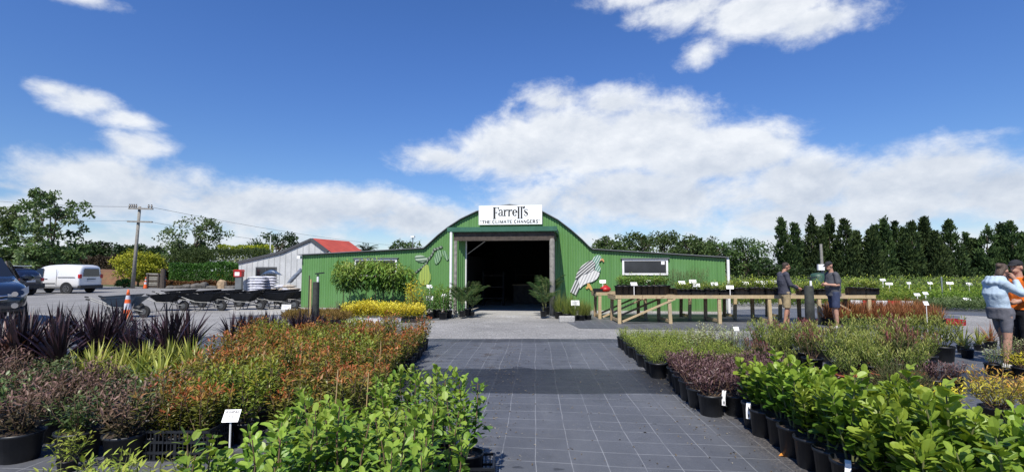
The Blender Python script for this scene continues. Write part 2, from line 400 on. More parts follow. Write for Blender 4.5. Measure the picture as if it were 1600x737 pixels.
    bn = t.new('ShaderNodeBump'); bn.inputs['Strength'].default_value = .55; bn.inputs['Distance'].default_value = .04
    t.put(bn.inputs['Height'], t.m('ADD', t.noise(co, 3.0, 4, .6), t.m('MULTIPLY', weave, .15))); t.l.new(bn.outputs[0], b.inputs['Normal'])
    return m
M['weedmat_wet'] = weedmat_material('woven weed mat with damp patch', True)
M['weedmat'] = weedmat_material('woven weed mat', False)

def sheet(name, pts, z, m, label=None):
    mb = MB(); mb.poly([(p[0], p[1], z) for p in pts])
    return tag(mb.build(name, m), kind='structure')
sheet('ground', [(-900, -200), (900, -200), (900, 1400), (-900, 1400)], 0, M['pasture'])
yard = [(-40, -12), (40, -12), (40, 24), (20, 40), (-5, 48), (-70, 50), (-70, 20)]
sheet('gravel_yard', yard, .004, M['gravel'])
sheet('car_park', [gp(-500, 500)[:2], gp(-100, 492)[:2], gp(330, 484)[:2], gp(372, 470)[:2], gp(330, 450)[:2], gp(160, 447)[:2], gp(-700, 445)[:2]], .008, M['asphalt'])
def rough_edge(a, b, n, amp, rng):
    a, b = Vector(a[:2]), Vector(b[:2]); d = (b - a); nn = Vector((-d.y, d.x)).normalized()
    return [a + d * (i / n) + nn * (rng.uniform(-amp, amp)) for i in range(n + 1)]
rg = random.Random(3)
far_edge = rough_edge((9.5, 11.95), (-3.2, 11.55), 60, .05, rg)
sheet('weed_mat', [(-9.8, -3), (9.5, -3)] + far_edge + [(-4.2, 12.3), (-6, 12.4), (-9.8, 11)], .012, M['weedmat_wet'])
sheet('bench_weed_mat', [gp(876, 499)[:2], gp(905, 513)[:2], gp(1100, 516)[:2], gp(1500, 520)[:2], gp(1500, 494)[:2], gp(1330, 480)[:2], gp(1140, 484)[:2], gp(900, 492)[:2]], .012, M['weedmat'])
sheet('far_weed_mat', [gp(1385, 486)[:2], gp(1560, 495)[:2], gp(1760, 497)[:2], gp(1760, 440)[:2], gp(1160, 436)[:2], gp(1150, 470)[:2], gp(1320, 474)[:2]], .012, M['weedmat'])
sheet('left_weed_mat', [gp(352, 497)[:2], gp(470, 503)[:2], gp(700, 500)[:2], gp(700, 488)[:2], gp(478, 487)[:2], gp(440, 490)[:2]], .012, M['weedmat'])
sheet('concrete_pad', [gp(365, 493)[:2], gp(435, 492)[:2], gp(466, 485)[:2], gp(468, 477)[:2], gp(400, 474)[:2], gp(352, 482)[:2]], .016, M['concrete'])
# clay bank along the far side of the car park
def bank(name, a, b, h, w, m):
    a, b = Vector(a), Vector(b); d = (b - a); n = Vector((-d.y, d.x, 0)).normalized(); mb = MB(); rows = []
    for i in range(41):
        p = a + d * (i / 40); k = h * (1 + .18 * mnoise.noise(p * .35))
        rows.append([p + n * (-w / 2), p + n * (-w * .28) + Vector((0, 0, k * .8)), p + Vector((0, 0, k)), p + n * (w * .3) + Vector((0, 0, k * .85)), p + n * (w / 2)])
    base = 0
    for r in rows: mb.v += [tuple(q) for q in r]
    for i in range(40):
        for j in range(4): mb.face((i * 5 + j, (i + 1) * 5 + j, (i + 1) * 5 + j + 1, i * 5 + j + 1))
    return tag(mb.build(name, m, smooth=True), kind='structure')
bank('earth_bank', at(-420, 66), at(262, 60), 1.75, 7, M['earth'])
sheet('grass_verge', [gp(-700, 444.5)[:2], gp(160, 446.5)[:2], gp(262, 448)[:2], gp(262, 440)[:2], gp(-700, 439)[:2]], .012, M['pasture'])
# ------------------------------------------------------------------ the green shed
FA, FB = at(470, 20.4), at(1135, 18.3)
FL = (FB - FA).length; FANG = math.atan2(FB.y - FA.y, FB.x - FA.x)
FU = (FB - FA).normalized(); FN = Vector((FU.y, -FU.x, 0))          # FN points towards the yard
def fuv(px, py, off=0.0):                                            # a point of the facade plane (moved off metres out) as (along, up)
    d = ray(px, py); o = Vector((0, 0, H)); c = FA + FN * off
    t = (c - o).dot(FN) / d.dot(FN); q = o + d * t
    return (q - FA).dot(FU), q.z
def green_material(name, c, c2):
    m = bpy.data.materials.new(name); m.use_nodes = True; t = Nodes(m.node_tree); b = t.n['Principled BSDF']
    co = t.new('ShaderNodeTexCoord').outputs['Object']
    st = t.noise(t.v('MULTIPLY', co, (3, 3, .25)), 2.0, 5, .65)
    base = t.mix(t.smooth(st, .35, .7), c, c2)
    x, y, z = t.sep(co)
    lap = t.smooth(t.m('ABSOLUTE', t.m('SUBTRACT', t.m('FRACT', t.m('DIVIDE', x, .762)), .5)), .482, .492)
    base = t.mix(t.m('MULTIPLY', lap, .55), base, t.mix(1.0, base, (.35, .38, .36), 'MULTIPLY'))
    row = t.smooth(t.m('ABSOLUTE', t.m('SUBTRACT', t.m('FRACT', t.m('DIVIDE', t.m('ADD', z, .25), .85)), .5)), .491, .496)
    scr = t.m('MULTIPLY', row, t.smooth(t.m('ABSOLUTE', t.m('SUBTRACT', t.m('FRACT', t.m('DIVIDE', x, .2)), .5)), .38, .44))
    base = t.mix(t.m('MULTIPLY', scr, .6), base, (.10, .13, .10))
    fade = t.smooth(t.noise(t.v('MULTIPLY', co, (1, 1, .5)), .9, 4, .6), .45, .75)
    base = t.mix(t.m('MULTIPLY', fade, .35), base, (.16, .30, .14))
    mud = t.m('MULTIPLY', t.smooth(t.m('ADD', z, t.m('MULTIPLY', t.noise(co, 3, 4, .6), .5)), .55, .2), .45)
    base = t.mix(mud, base, (.16, .15, .11))
    t.put(b.inputs['Base Color'], base); t.put(b.inputs['Roughness'], t.m('ADD', t.m('MULTIPLY', st, .25), .38))
    return m
M['green'] = green_material('green corrugated iron', (.092, .222, .060), (.108, .245, .078))
M['green_dark'] = mat('dark green trim', (.035, .12, .075), .45, var=.15)
shed = thing('green_shed', 'round-topped green corrugated iron shed with a central porch and two low wings', 'building', FA, FANG)
ARC = [fuv(px, py) for px, py in ((663, 388), (672, 380), (685, 368), (700, 356), (720, 343), (745, 331), (770, 324), (797, 320.5), (825, 324), (848, 331), (872, 344), (893, 360), (910, 375), (920, 385), (926, 389.5))]
OUT = [(0.0, fuv(470, 398)[1])] + ARC + [(FL, fuv(1135, 402)[1])]
def top(u):
    for (a, za), (b, zb) in zip(OUT, OUT[1:]):
        if a <= u <= b: return za + (zb - za) * (u - a) / max(b - a, 1e-6)
    return OUT[-1][1]
DOOR0, DOOR1 = fuv(724, 430)[0], fuv(864, 430)[0]; DOORH = fuv(795, 374)[1]
def corrugated(mb, u0, u1, zlo, zhi, step=.1, amp=.011, y=0.0):
    n = int(round((u1 - u0) / (step / 6))); b = len(mb.v)
    for i in range(n + 1):
        u = u0 + (u1 - u0) * i / n; ph = u / step * 2 * math.pi
        yy = y - amp * (abs(math.cos(ph / 2)) * 2 - 1)
        mb.v += [(u, yy, zlo(u)), (u, yy, zhi(u))]
    for i in range(n): mb.face((b + 2 * i, b + 2 * i + 2, b + 2 * i + 3, b + 2 * i + 1))
mb = MB()
zb = lambda u: .02
corrugated(mb, 0, DOOR0, zb, top); corrugated(mb, DOOR0, DOOR1, lambda u: DOORH, top); corrugated(mb, DOOR1, FL, zb, top)
# side walls and back
DEP = 13.0
for (u0, u1) in ((0, 0), (FL, FL)):
    mb.poly([(u0, 0, .02), (u0, DEP, .02), (u0, DEP, top(u0)), (u0, 0, top(u0))])
mb.poly([(0, DEP, .02), (FL, DEP, .02)] + [(u, DEP, z) for u, z in reversed(OUT)])
mb.build('wall', M['green'], shed)
mb = MB()
prof = []
for u, z in OUT:
    prof.append((u, z))
prof[0] = (-.12, prof[0][1] - .01); prof[-1] = (FL + .12, prof[-1][1] - .01)
up = [(u, z + .03) for u, z in prof]
poly = prof + list(reversed(up)); n = len(prof)
for y in (-.13, DEP + .1):
    mb.v += [(u, y, z) for u, z in prof] + [(u, y, z) for u, z in up]
for i in range(n - 1):
    a, b = i, i + 1
    mb.face((a, b, 2 * n + b, 2 * n + a)); mb.face((n + a, 3 * n + a, 3 * n + b, n + b)); mb.face((a, n + a, n + b, b)); mb.face((2 * n + a, 2 * n + b, 3 * n + b, 3 * n + a))
mb.face((0, 2 * n, 3 * n, n)); mb.face((n - 1, 2 * n - 1, 4 * n - 1, 3 * n - 1))
mb.build('roof', M['zinc'], shed)
mb = MB()                                                             # folded flashing under the roof edge
for (a, za), (b, zb2) in zip(OUT, OUT[1:]):
    mb.poly([(a, -.022, za - .035), (b, -.022, zb2 - .035), (b, -.022, zb2), (a, -.022, za)])
mb.build('flashing', mat('dark flashing', (.05, .06, .055), .6), shed)
mb = MB(); mb.box((.05, .05, .004), (FL - .05, DEP - .05, .03)); mb.build('floor', M['concrete'], shed)
mb = MB(); mb.box((0, -.05, .0), (DOOR0 - .35, .03, .09)); mb.build('footing', M['concrete'], shed); mb = MB(); mb.box((DOOR1 + .3, -.05, 0), (FL, .03, .09)); mb.build('footing', M['concrete'], shed)
M['lining'] = mat('dim shed lining', (.012, .014, .016), .9)  # near-black: the gloom inside the shed is put into this colour
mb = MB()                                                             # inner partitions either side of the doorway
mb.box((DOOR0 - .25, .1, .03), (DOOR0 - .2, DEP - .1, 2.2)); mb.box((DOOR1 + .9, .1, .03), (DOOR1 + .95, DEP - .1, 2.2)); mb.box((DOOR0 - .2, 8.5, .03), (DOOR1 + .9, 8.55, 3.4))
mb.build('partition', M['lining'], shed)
mb = MB(); mb.tube([(DOOR0 + .02, .5, DOORH - .55), (DOOR0 + .75, .5, DOORH - .03)], .022, 6); mb.build('brace', M['steel'], shed)
mb = MB(); mb.box((DOOR0 - .05, -.03, .03), (DOOR0, .06, DOORH)); mb.box((DOOR0, -.03, DOORH - .05), (DOOR1, .06, DOORH)); mb.box((DOOR1, -.03, .03), (DOOR1 + .05, .06, DOORH)); mb.build('door_frame', M['zinc'], shed)
# windows
def window(px0, py0, px1, py1, frame=.07, sticker=False):
    (u0, z1), (u1, z0) = fuv(px0, py0, .03), fuv(px1, py1, .03)
    fr = MB()
    fr.box((u0, -.055, z0), (u0 + frame, -.005, z1)); fr.box((u1 - frame, -.055, z0), (u1, -.005, z1))
    fr.box((u0 + frame, -.055, z0), (u1 - frame, -.005, z0 + frame)); fr.box((u0 + frame, -.055, z1 - frame), (u1 - frame, -.005, z1))
    w = fr.build('window', M['white'], shed)
    p = MB(); p.box((u0 + frame, -.035, z0 + frame), (u1 - frame, -.02, z1 - frame)); p.build('pane', M['window_dark'], w)
    c = MB(); c.box((u0 - .06, -.10, z1 + .002), (u1 + .06, -.012, z1 + .035)); c.build('head_flashing', M['zinc'], w)
    if sticker:
        (a, b), (c2, d) = fuv(1033, 407.5, .04), fuv(1038.5, 413, .04)
        q = MB(); q.box((a, -.04, d), (c2, -.036, b)); q.build('notice', M['white_card'], w)
window(972, 404.5, 1044, 429.5, sticker=True)
window(554, 404, 620, 432)
mb = MB(); u = fuv(1137, 410)[0]; mb.tube([(u, -.05, .05), (u, -.05, top(FL) - .1), (u - .0, .1, top(FL) - .02)], .05, 8); mb.build('downpipe', M['white'], shed)
mb = MB(); mb.box((-.12, -.2, top(0) - .16), (.02, -.05, top(0) - .04)); mb.build('floodlight', M['white'], shed)
# porch
PD = 2.15
pu = lambda px, off=PD: fuv(px, 440, off)[0]
PZ0, PZ1 = fuv(790, 362.5, PD)[1], fuv(790, 355, PD)[1]
mb = MB(); mb.box((pu(700), -PD - .02, PZ0), (pu(870), -.02, PZ1))
o = mb.build('porch_roof', M['green_dark'], shed)
g = MB(); g.box((pu(699), -PD - .11, PZ0 + .02), (pu(871), -PD - .022, PZ1 + .012)); g.build('gutter', M['green_dark'], o)
mb = MB(); z = fuv(790, 375.5, PD)[1]
mb.box((pu(708), -PD + .02, z), (pu(866), -PD + .1, PZ0 - .004)); mb.box((pu(708), -PD + .1, z + .1), (pu(709.5), -.03, PZ0 - .004)); mb.box((pu(864), -PD + .12, z + .1), (pu(866), -.03, PZ0 - .004))
mb.build('porch_beam', M['wood_dark'], shed)
mb = MB(); mb.tube([(pu(705), -PD - .06, .02), (pu(705), -PD - .06, PZ0 + .03)], .048, 10); mb.build('downpipe', M['white'], shed)
mb = MB(); mb.box((pu(708.5), -PD + .02, .03), (pu(713), -PD + .12, z - .003)); mb.build('porch_post', M['wood_grey'], shed)
mb = MB(); a, b = pu(858.5), pu(867.5); c = (a + b) / 2; w = (b - a) / 2; zt = fuv(862, 372, PD)[1]
mb.lathe([(w, .01), (w * .97, 1.2), (w * .95, zt - .12), (w * .8, zt - .04), (w * .4, zt)], 14, (c, -PD + .0, 0)); mb.build('porch_post', M['wood_grey'], shed, smooth=True)
# green sliding leaf standing half open on the inner side of the porch
a = Vector((pu(713.5), -PD + .2, 0)); b = Vector((pu(727, PD - .5), -PD + .5, 0)); d = (b - a); L = d.length
leaf_ = MB(); corrugated(leaf_, 0, L, lambda u: .06, lambda u: PZ0 - .05, .1, .011); leaf_.box((L, -.03, .05), (L + .035, .03, PZ0 - .04), 1)
lo = leaf_.build('door', [M['green'], M['white']], shed); lo.location = a; lo.rotation_euler[2] = math.atan2(d.y, d.x)
# threshold slab
mb = MB(); mb.box((pu(701), -PD - .12, .005), (pu(867), -.06, .06)); o = mb.build('threshold', M['concrete'], shed)

# sign board on the front of the arch
(u0, z1), (u1, z0) = fuv(748, 321.5, .16), fuv(847, 350, .16)
SW, SH = u1 - u0, z1 - z0
sign = thing('shop_sign', 'white shop sign with black serif lettering on top of the green arch', 'sign', FA + FU * u0 + FN * .12 + Vector((0, 0, z0)), FANG)
mb = MB(); mb.box((0, -.03, 0), (SW, .03, SH)); mb.build('board', M['white_card'], sign)
mb = MB(); mb.box((.1, .03, .1), (.18, .12, SH - .1)); mb.build('bracket', M['steel'], sign)
mb = MB(); mb.box((SW - .18, .03, .1), (SW - .1, .12, SH - .1)); mb.build('bracket', M['steel'], sign)
def ribbon(mb, pts, wid, y, mi=0):
    pts = [Vector((p[0], p[1])) for p in pts]; n = len(pts)
    if not hasattr(wid, '__len__'): wid = [wid] * n
    L, Rr = [], []
    for i, p in enumerate(pts):
        d = (pts[min(i + 1, n - 1)] - pts[max(i - 1, 0)]).normalized(); s = Vector((-d.y, d.x)) * wid[i] / 2
        L.append(p + s); Rr.append(p - s)
    for i in range(n - 1):
        mb.poly([(Rr[i].x, y, Rr[i].y), (Rr[i + 1].x, y, Rr[i + 1].y), (L[i + 1].x, y, L[i + 1].y), (L[i].x, y, L[i].y)], mi=mi)
def arc(cx, cz, rx, rz, a0, a1, n=14): return [(cx + rx * math.cos(R(a0 + (a1 - a0) * i / n)), cz + rz * math.sin(R(a0 + (a1 - a0) * i / n))) for i in range(n + 1)]
def thickarc(n, lo, hi, a0, a1): return [lo + (hi - lo) * abs(math.cos(R(a0 + (a1 - a0) * i / n))) ** 1.5 for i in range(n + 1)]
sx = lambda c: (c - 258) / (1170 - 258) * SW            # from the close-up of the board to metres
sz = lambda c: (366 - c) / (366 - 106) * SH
tx = MB(); Y = -.034
def stem_(x0, x1, za, zb, serif=True, inline=True):
    w = sx(x1) - sx(x0)
    if inline:
        ribbon(tx, [(sx(x0) + w * .13, sz(za)), (sx(x0) + w * .13, sz(zb))], w * .30, Y, 1); ribbon(tx, [(sx(x0) + w * .66, sz(za)), (sx(x0) + w * .66, sz(zb))], w * .80, Y)
    else: ribbon(tx, [(sx(x0) + w / 2, sz(za)), (sx(x0) + w / 2, sz(zb))], w, Y)
    if serif:
        for q in (za, zb): ribbon(tx, [(sx(x0 - 8), sz(q)), (sx(x1 + 8), sz(q))], .018, Y - .0015)
stem_(472, 500, 132, 285)                                            # F
ribbon(tx, [(sx(500), sz(134)), (sx(548), sz(134))], .022, Y); ribbon(tx, [(sx(530), sz(133)), (sx(548), sz(135)), (sx(549), sz(168))], [.02, .05, .012], Y - .001)
ribbon(tx, [(sx(500), sz(203)), (sx(524), sz(203))], .018, Y); ribbon(tx, [(sx(523), sz(184)), (sx(523), sz(222))], .022, Y - .001)
def small_r(x0):
    stem_(x0, x0 + 20, 168, 248)
    ribbon(tx, [(sx(x0 + 20), sz(190)), (sx(x0 + 32), sz(172)), (sx(x0 + 44), sz(170)), (sx(x0 + 50), sz(180))], [.02, .03, .06, .07], Y)
# a
stem_(586, 606, 182, 248, serif=False); ribbon(tx, [(sx(604), sz(247)), (sx(616), sz(246))], .02, Y)
ribbon(tx, [(sx(556), sz(186)), (sx(562), sz(170)), (sx(578), sz(165)), (sx(594), sz(170)), (sx(597), sz(186))], [.05, .04, .025, .04, .05], Y - .001)
ribbon(tx, arc(sx(570), sz(225), sx(570) - sx(552), sz(205) - sz(225), 60, 320), thickarc(14, .02, .055, 60, 320), Y - .001)
small_r(624); small_r(688)
ribbon(tx, arc(sx(781), sz(208), sx(806) - sx(781), sz(168) - sz(208), 0, 320, 20), thickarc(20, .022, .07, 0, 320), Y); ribbon(tx, [(sx(760), sz(205)), (sx(806), sz(205))], .02, Y - .001)  # e
stem_(824, 846, 128, 285); stem_(866, 888, 128, 285)                 # ll
ribbon(tx, [(sx(903), sz(152)), (sx(912), sz(136)), (sx(928), sz(118))], [.05, .08, .01], Y)     # apostrophe
S = [(963, 178), (955, 166), (940, 163), (925, 170), (922, 186), (934, 200), (952, 212), (963, 226), (958, 242), (942, 250), (925, 246), (917, 232)]
ribbon(tx, [(sx(a), sz(b)) for a, b in S], [.03, .025, .02, .03, .05, .07, .07, .05, .03, .02, .025, .035], Y)
GL = {'T': [[(0, 1), (1, 1)], [(.5, 1), (.5, 0), 1], [(0, 1), (0, .8)], [(1, 1), (1, .8)]], 'H': [[(.12, 1), (.12, 0), 1], [(.88, 1), (.88, 0), 1], [(.12, .52), (.88, .52)]],
      'E': [[(.15, 1), (.15, 0), 1], [(0, 1), (.95, 1)], [(0, 0), (.95, 0)], [(.15, .52), (.7, .52)], [(.95, 1), (.95, .8)], [(.95, 0), (.95, .22)]],
      'L': [[(.15, 1), (.15, 0), 1], [(0, 0), (.95, 0)], [(.95, 0), (.95, .25)]], 'I': [[(.5, 1), (.5, 0), 1], [(.2, 1), (.8, 1)], [(.2, 0), (.8, 0)]],
      'M': [[(.1, 1), (.1, 0)], [(.1, 1), (.5, .05), 1], [(.5, .05), (.9, 1)], [(.9, 1), (.9, 0), 1]], 'A': [[(.05, 0), (.5, 1)], [(.5, 1), (.95, 0), 1], [(.22, .35), (.78, .35)]],
      'N': [[(.1, 0), (.1, 1)], [(.1, 1), (.9, 0), 1], [(.9, 0), (.9, 1)]], 'C': [arc(.52, .5, .46, .5, 50, 310) + [.9]], 'G': [arc(.52, .5, .46, .5, 50, 320) + [.9], [(.88, .0), (.88, .42), 1], [(.6, .42), (1, .42)]],
      'R': [[(.15, 1), (.15, 0), 1], arc(.3, .74, .5, .26, 90, -90, 8) + [.8], [(.4, .48), (.95, 0), 1], [(.1, 1), (.35, 1)], [(.1, .48), (.35, .48)]],
      'S': [[(.88, .8), (.7, .98), (.4, 1), (.15, .85), (.2, .65), (.5, .5), (.8, .37), (.88, .2), (.65, 0), (.35, 0), (.1, .2), .7]]}
def word(mb, text, x, z, h, w, gap, y):
    for ch in text:
        if ch == ' ': x += w * .55; continue
        if ch == '"':
            for k in (0, .3): ribbon(mb, [(x + k * w, z + h), (x + k * w + .01, z + h * .75)], .018, y)
            x += w * .75; continue
        ww = w * (.5 if ch == 'I' else 1.15 if ch == 'M' else .85 if ch in 'LES' else 1)
        for q, st in enumerate(GL[ch]):
            k = 0
            if not isinstance(st[-1], tuple): k = st[-1]; st = st[:-1]
            ribbon(mb, [(x + a * ww, z + b * h) for a, b in st], (.024 + .026 * k) * (h / .19), y - .0006 * q)
        x += ww + gap
    return x
z = sz(348); hh = sz(308) - sz(348)
test = MB(); xe = word(test, '"THE CLIMATE CHANGERS"', 0, 0, hh, .1, .022, 0); k = (sx(1150) - sx(280)) / xe
word(tx, '"THE CLIMATE CHANGERS"', sx(280), z, hh, .1 * k, .022 * k, Y)
tx.build('lettering', [M['ink'], M['ink_grey']], sign)

# iron cut-outs on the wall
def stripe_material(name, a, b, ang, step, duty=.5, c3=None):
    m = bpy.data.materials.new(name); m.use_nodes = True; t = Nodes(m.node_tree); bs = t.n['Principled BSDF']
    co = t.new('ShaderNodeTexCoord').outputs['Object']; x, y, z = t.sep(co)
    q = t.m('ADD', t.m('MULTIPLY', x, math.cos(R(ang))), t.m('MULTIPLY', z, math.sin(R(ang))))
    fr = t.m('FRACT', t.m('ADD', t.m('DIVIDE', q, step), 50.0))
    f = t.smooth(t.m('ABSOLUTE', t.m('SUBTRACT', fr, .5)), duty / 2 - .05, duty / 2 + .05)
    c = t.mix(f, a, b); c = t.mix(t.m('MULTIPLY', t.noise(co, 9, 4, .6), .25), c, (.2, .2, .2))
    t.put(bs.inputs['Base Color'], c); bs.inputs['Roughness'].default_value = .5
    return m
def cut(mb, pts, off, th, rot=None):
    mb.prism([fuv(px, py, off) for px, py in pts], -off, -off + th)
def cutout(name, pts, m, parent, off=.05, th=.02):
    mb = MB(); cut(mb, pts, off, th); return mb.build(name, m, parent)
bz = lambda x, y: (880 + x / 9.21, 395 + y / 9.21)
pigeon = thing('bird_cutout', 'wood pigeon cut from striped black and white corrugated iron on the green wall', 'wall art', FA, FANG)
cutout('wing', [bz(*p) for p in ((175, 380), (185, 320), (220, 250), (270, 180), (330, 140), (400, 100), (425, 110), (465, 150), (450, 210), (440, 245), (340, 295), (270, 310), (210, 365))], stripe_material('wing stripes', (.025, .028, .035), (.62, .62, .6), 130, .085), pigeon, .075)
cutout('breast', [bz(*p) for p in ((240, 340), (300, 300), (450, 245), (525, 285), (515, 330), (480, 375), (430, 410), (340, 435), (290, 460), (240, 512), (225, 440))], stripe_material('breast stripes', (.74, .74, .72), (.42, .42, .42), 155, .1, .62), pigeon, .06)
cutout('head', [bz(*p) for p in ((418, 105), (440, 60), (480, 32), (525, 30), (550, 60), (540, 110), (515, 130), (515, 180), (540, 210), (535, 270), (500, 268), (455, 245), (468, 155), (430, 112))], stripe_material('head stripes', (.07, .25, .17), (.55, .6, .56), 150, .08, .6), pigeon, .055)
cutout('tail', [bz(*p) for p in ((175, 385), (240, 345), (225, 440), (235, 500), (190, 610), (100, 560), (130, 490))], stripe_material('tail stripes', (.06, .07, .07), (.6, .61, .6), 155, .095), pigeon, .05)
cutout('beak', [bz(*p) for p in ((545, 85), (575, 80), (592, 120), (580, 132), (560, 105), (525, 118))], mat('beak paint', (.55, .28, .12), .5), pigeon, .06)
cutout('foot', [bz(*p) for p in ((345, 440), (375, 435), (400, 470), (425, 530), (400, 540), (370, 500), (340, 520), (320, 500), (345, 480))], mat('foot paint', (.55, .33, .10), .5), pigeon, .05)
pz = lambda x, y: (640 + x / 8.19, 380 + y / 8.19)
branch = thing('branch_cutout', 'fruit branch with striped leaves cut from corrugated iron on the green wall', 'wall art', FA, FANG)
cutout('twig', [pz(*p) for p in ((0, 435), (60, 380), (90, 345), (150, 300), (215, 240), (225, 190), (270, 150), (295, 100), (300, 65), (360, 50), (410, 30), (425, 50), (365, 75), (315, 95), (290, 155), (235, 215), (225, 252), (160, 312), (100, 362), (10, 450))], stripe_material('twig stripes', (.035, .05, .04), (.22, .27, .21), 35, .12), branch, .05)
lf = stripe_material('leaf stripes', (.05, .16, .06), (.24, .38, .22), 15, .09)
cutout('leaf', [pz(*p) for p in ((60, 185), (85, 155), (130, 148), (180, 160), (225, 185), (260, 200), (225, 222), (170, 242), (110, 235), (75, 210))], stripe_material('leaf bands', (.05, .11, .06), (.40, .50, .38), 95, .13), branch, .045)
cutout('leaf', [pz(*p) for p in ((365, 80), (405, 95), (410, 160), (385, 230), (345, 268), (318, 250), (315, 190), (335, 130))], lf, branch, .045)
cutout('leaf', [pz(*p) for p in ((420, 90), (455, 95), (485, 140), (500, 200), (480, 222), (445, 180), (420, 125))], lf, branch, .045)
pearo = MB(); cut(pearo, [pz(*p) for p in ((180, 275), (215, 265), (240, 285), (250, 345), (268, 400), (268, 460), (240, 520), (190, 535), (140, 515), (112, 460), (120, 395), (155, 335))], .04, .02)
tag(pearo.build('pear_cutout', stripe_material('pear paint', (.36, .46, .07), (.24, .34, .06), 0, .1), loc=FA, rz=FANG), 'yellow-green pear cut from corrugated iron hanging under the branch cutout', 'wall art')
# ================================================================== trees, hedges and things behind the yard
rnd = random.Random(11)
def rdir(rng, up=0.0):
    while True:
        v = Vector((rng.uniform(-1, 1), rng.uniform(-1, 1), rng.uniform(-1, 1)))
        if .05 < v.length < 1: v.normalize(); v.z += up; return v.normalized()
def limb(mb, rng, a, d, L, r, depth, tips, droop=0.0, spread=.7, wind=(0, 0)):
    pts = [Vector(a)]; rad = [r]; q = Vector(a); d = Vector(d).normalized(); n = 4
    for i in range(n):
        d = (d + rdir(rng) * .18 + Vector((wind[0], wind[1], -droop)) * .12).normalized(); q = q + d * (L / n); pts.append(q.copy()); rad.append(r * (1 - .55 * (i + 1) / n))
    mb.tube(pts, rad, 6, cap=True)
    if depth == 0: tips.append((q, d)); return
    tips.append((pts[3], d))
    for k in range(rng.choice((2, 3, 3)) + (depth > 1)):
        e = (d + rdir(rng, .15) * spread).normalized()
        limb(mb, rng, pts[rng.choice((2, 3, 4))], e, L * rng.uniform(.6, .8), r * .5, depth - 1, tips, droop, spread, wind)
def broad_tree(name, label, loc, h, rad, mats, seed, leaf=.2, clumps=90, per=34, airy=.0, trunk=.3, base=.25, group=None, cat='tree', wind=(0, 0), flat=.75, csize=.17):
    """a tapered trunk with limbs, leaf clumps at the limb tips and over an uneven crown"""
    rng = random.Random(seed); t = thing(name, label, cat, loc, rng.uniform(0, 6.28), group)
    tm = MB(); tips = []; hb = h * base
    tm.tube([(0, 0, -.1), (rng.uniform(-.1, .1), rng.uniform(-.1, .1), hb * .6), (rng.uniform(-.2, .2), rng.uniform(-.2, .2), hb)], [trunk * .62, trunk * .48, trunk * .4], 8)
    top = Vector(tm.v[-1]); nl = 6
    for k in range(nl):
        a = k * 2.4 + rng.uniform(-.4, .4); e = Vector((math.cos(a) * .8, math.sin(a) * .8, rng.uniform(.6, 1.3)))
        limb(tm, rng, (0, 0, hb * rng.uniform(.75, 1.05)), e, max(rad, h * .4) * rng.uniform(.34, .5), trunk * .3, 2, tips, 0, .75, wind)
    limb(tm, rng, (0, 0, hb), (0, 0, 1), h * .4, trunk * .36, 2, tips, 0, .7, wind)
    tm.build('trunk', M['bark'], t, smooth=True)
    cr = MB(); cz = hb + (h - hb) * .5; rz = (h - hb) * .5
    cents = []
    for p, d in tips:
        if p.z > hb * .8 and p.z < h * .97 and Vector((p.x, p.y)).length < rad * 1.1: cents.append(p)
    rng.shuffle(cents); cents = cents[:int(clumps * (.75 if airy else .2))]
    while len(cents) < clumps:
        v = rdir(rng, .12); k = rng.uniform(.35, 1.0) ** .5 * (1 + .22 * mnoise.noise(v * 2.2 + Vector((seed, 0, 0))))
        cents.append(Vector((v.x * rad * k, v.y * rad * k, cz + v.z * rz * k * flat / .75)))
    rng.shuffle(cents); cents = cents[:clumps]
    for c in cents:
        s = csize * (1.0 if airy else 1.45) * rad * rng.uniform(.6, 1.35) * (1 - airy * .25); tn = rng.uniform(.12, .7)
        for i in range(per):
            v = rdir(rng, .25); p = c + Vector((v.x, v.y, v.z * .7)) * s * rng.uniform(.3, 1.05)
            d = (rdir(rng) + Vector((wind[0], wind[1], -.15)) + v * .6).normalized()
            cr.leaf(p, d, (rdir(rng) + Vector((0, 0, .8))).normalized(), leaf * rng.uniform(.7, 1.3), leaf * rng.uniform(.45, .75), .15, .15, min(1, max(0, tn + rng.uniform(-.2, .3))))
    cr.build('crown', mats, t, tint=True)
    return t
LM = {}
LM['shelter'] = leafmat('cypress foliage', (.018, .038, .013), (.075, .115, .032), rough=.7, trans=.08, spec=.2, rnd=.35)
LM['broad'] = leafmat('broadleaf crown', (.026, .056, .015), (.105, .165, .045), rough=.5, trans=.2, rnd=.35)
LM['dark'] = leafmat('dark evergreen crown', (.017, .038, .013), (.06, .105, .03), rough=.5, trans=.15, rnd=.3)
LM['poplar'] = leafmat('silvery young crown', (.03, .062, .018), (.13, .20, .065), tip=(.25, .31, .17), rough=.45, trans=.3)
LM['lime'] = leafmat('golden shrub leaves', (.10, .16, .02), (.42, .46, .04), tip=(.60, .58, .06), rough=.5, trans=.3)
LM['hedge'] = leafmat('hedge leaves', (.024, .075, .012), (.11, .25, .04), rough=.45, trans=.2)
LM['hedge_old'] = leafmat('clipped hedge leaves', (.03, .06, .018), (.11, .165, .05), rough=.6, trans=.2)
LM['brown'] = leafmat('dry undergrowth', (.045, .034, .022), (.13, .10, .065), rough=.8, trans=.1)
LM['fern'] = leafmat('rusty undergrowth', (.10, .05, .02), (.30, .17, .07), rough=.7, trans=.2)
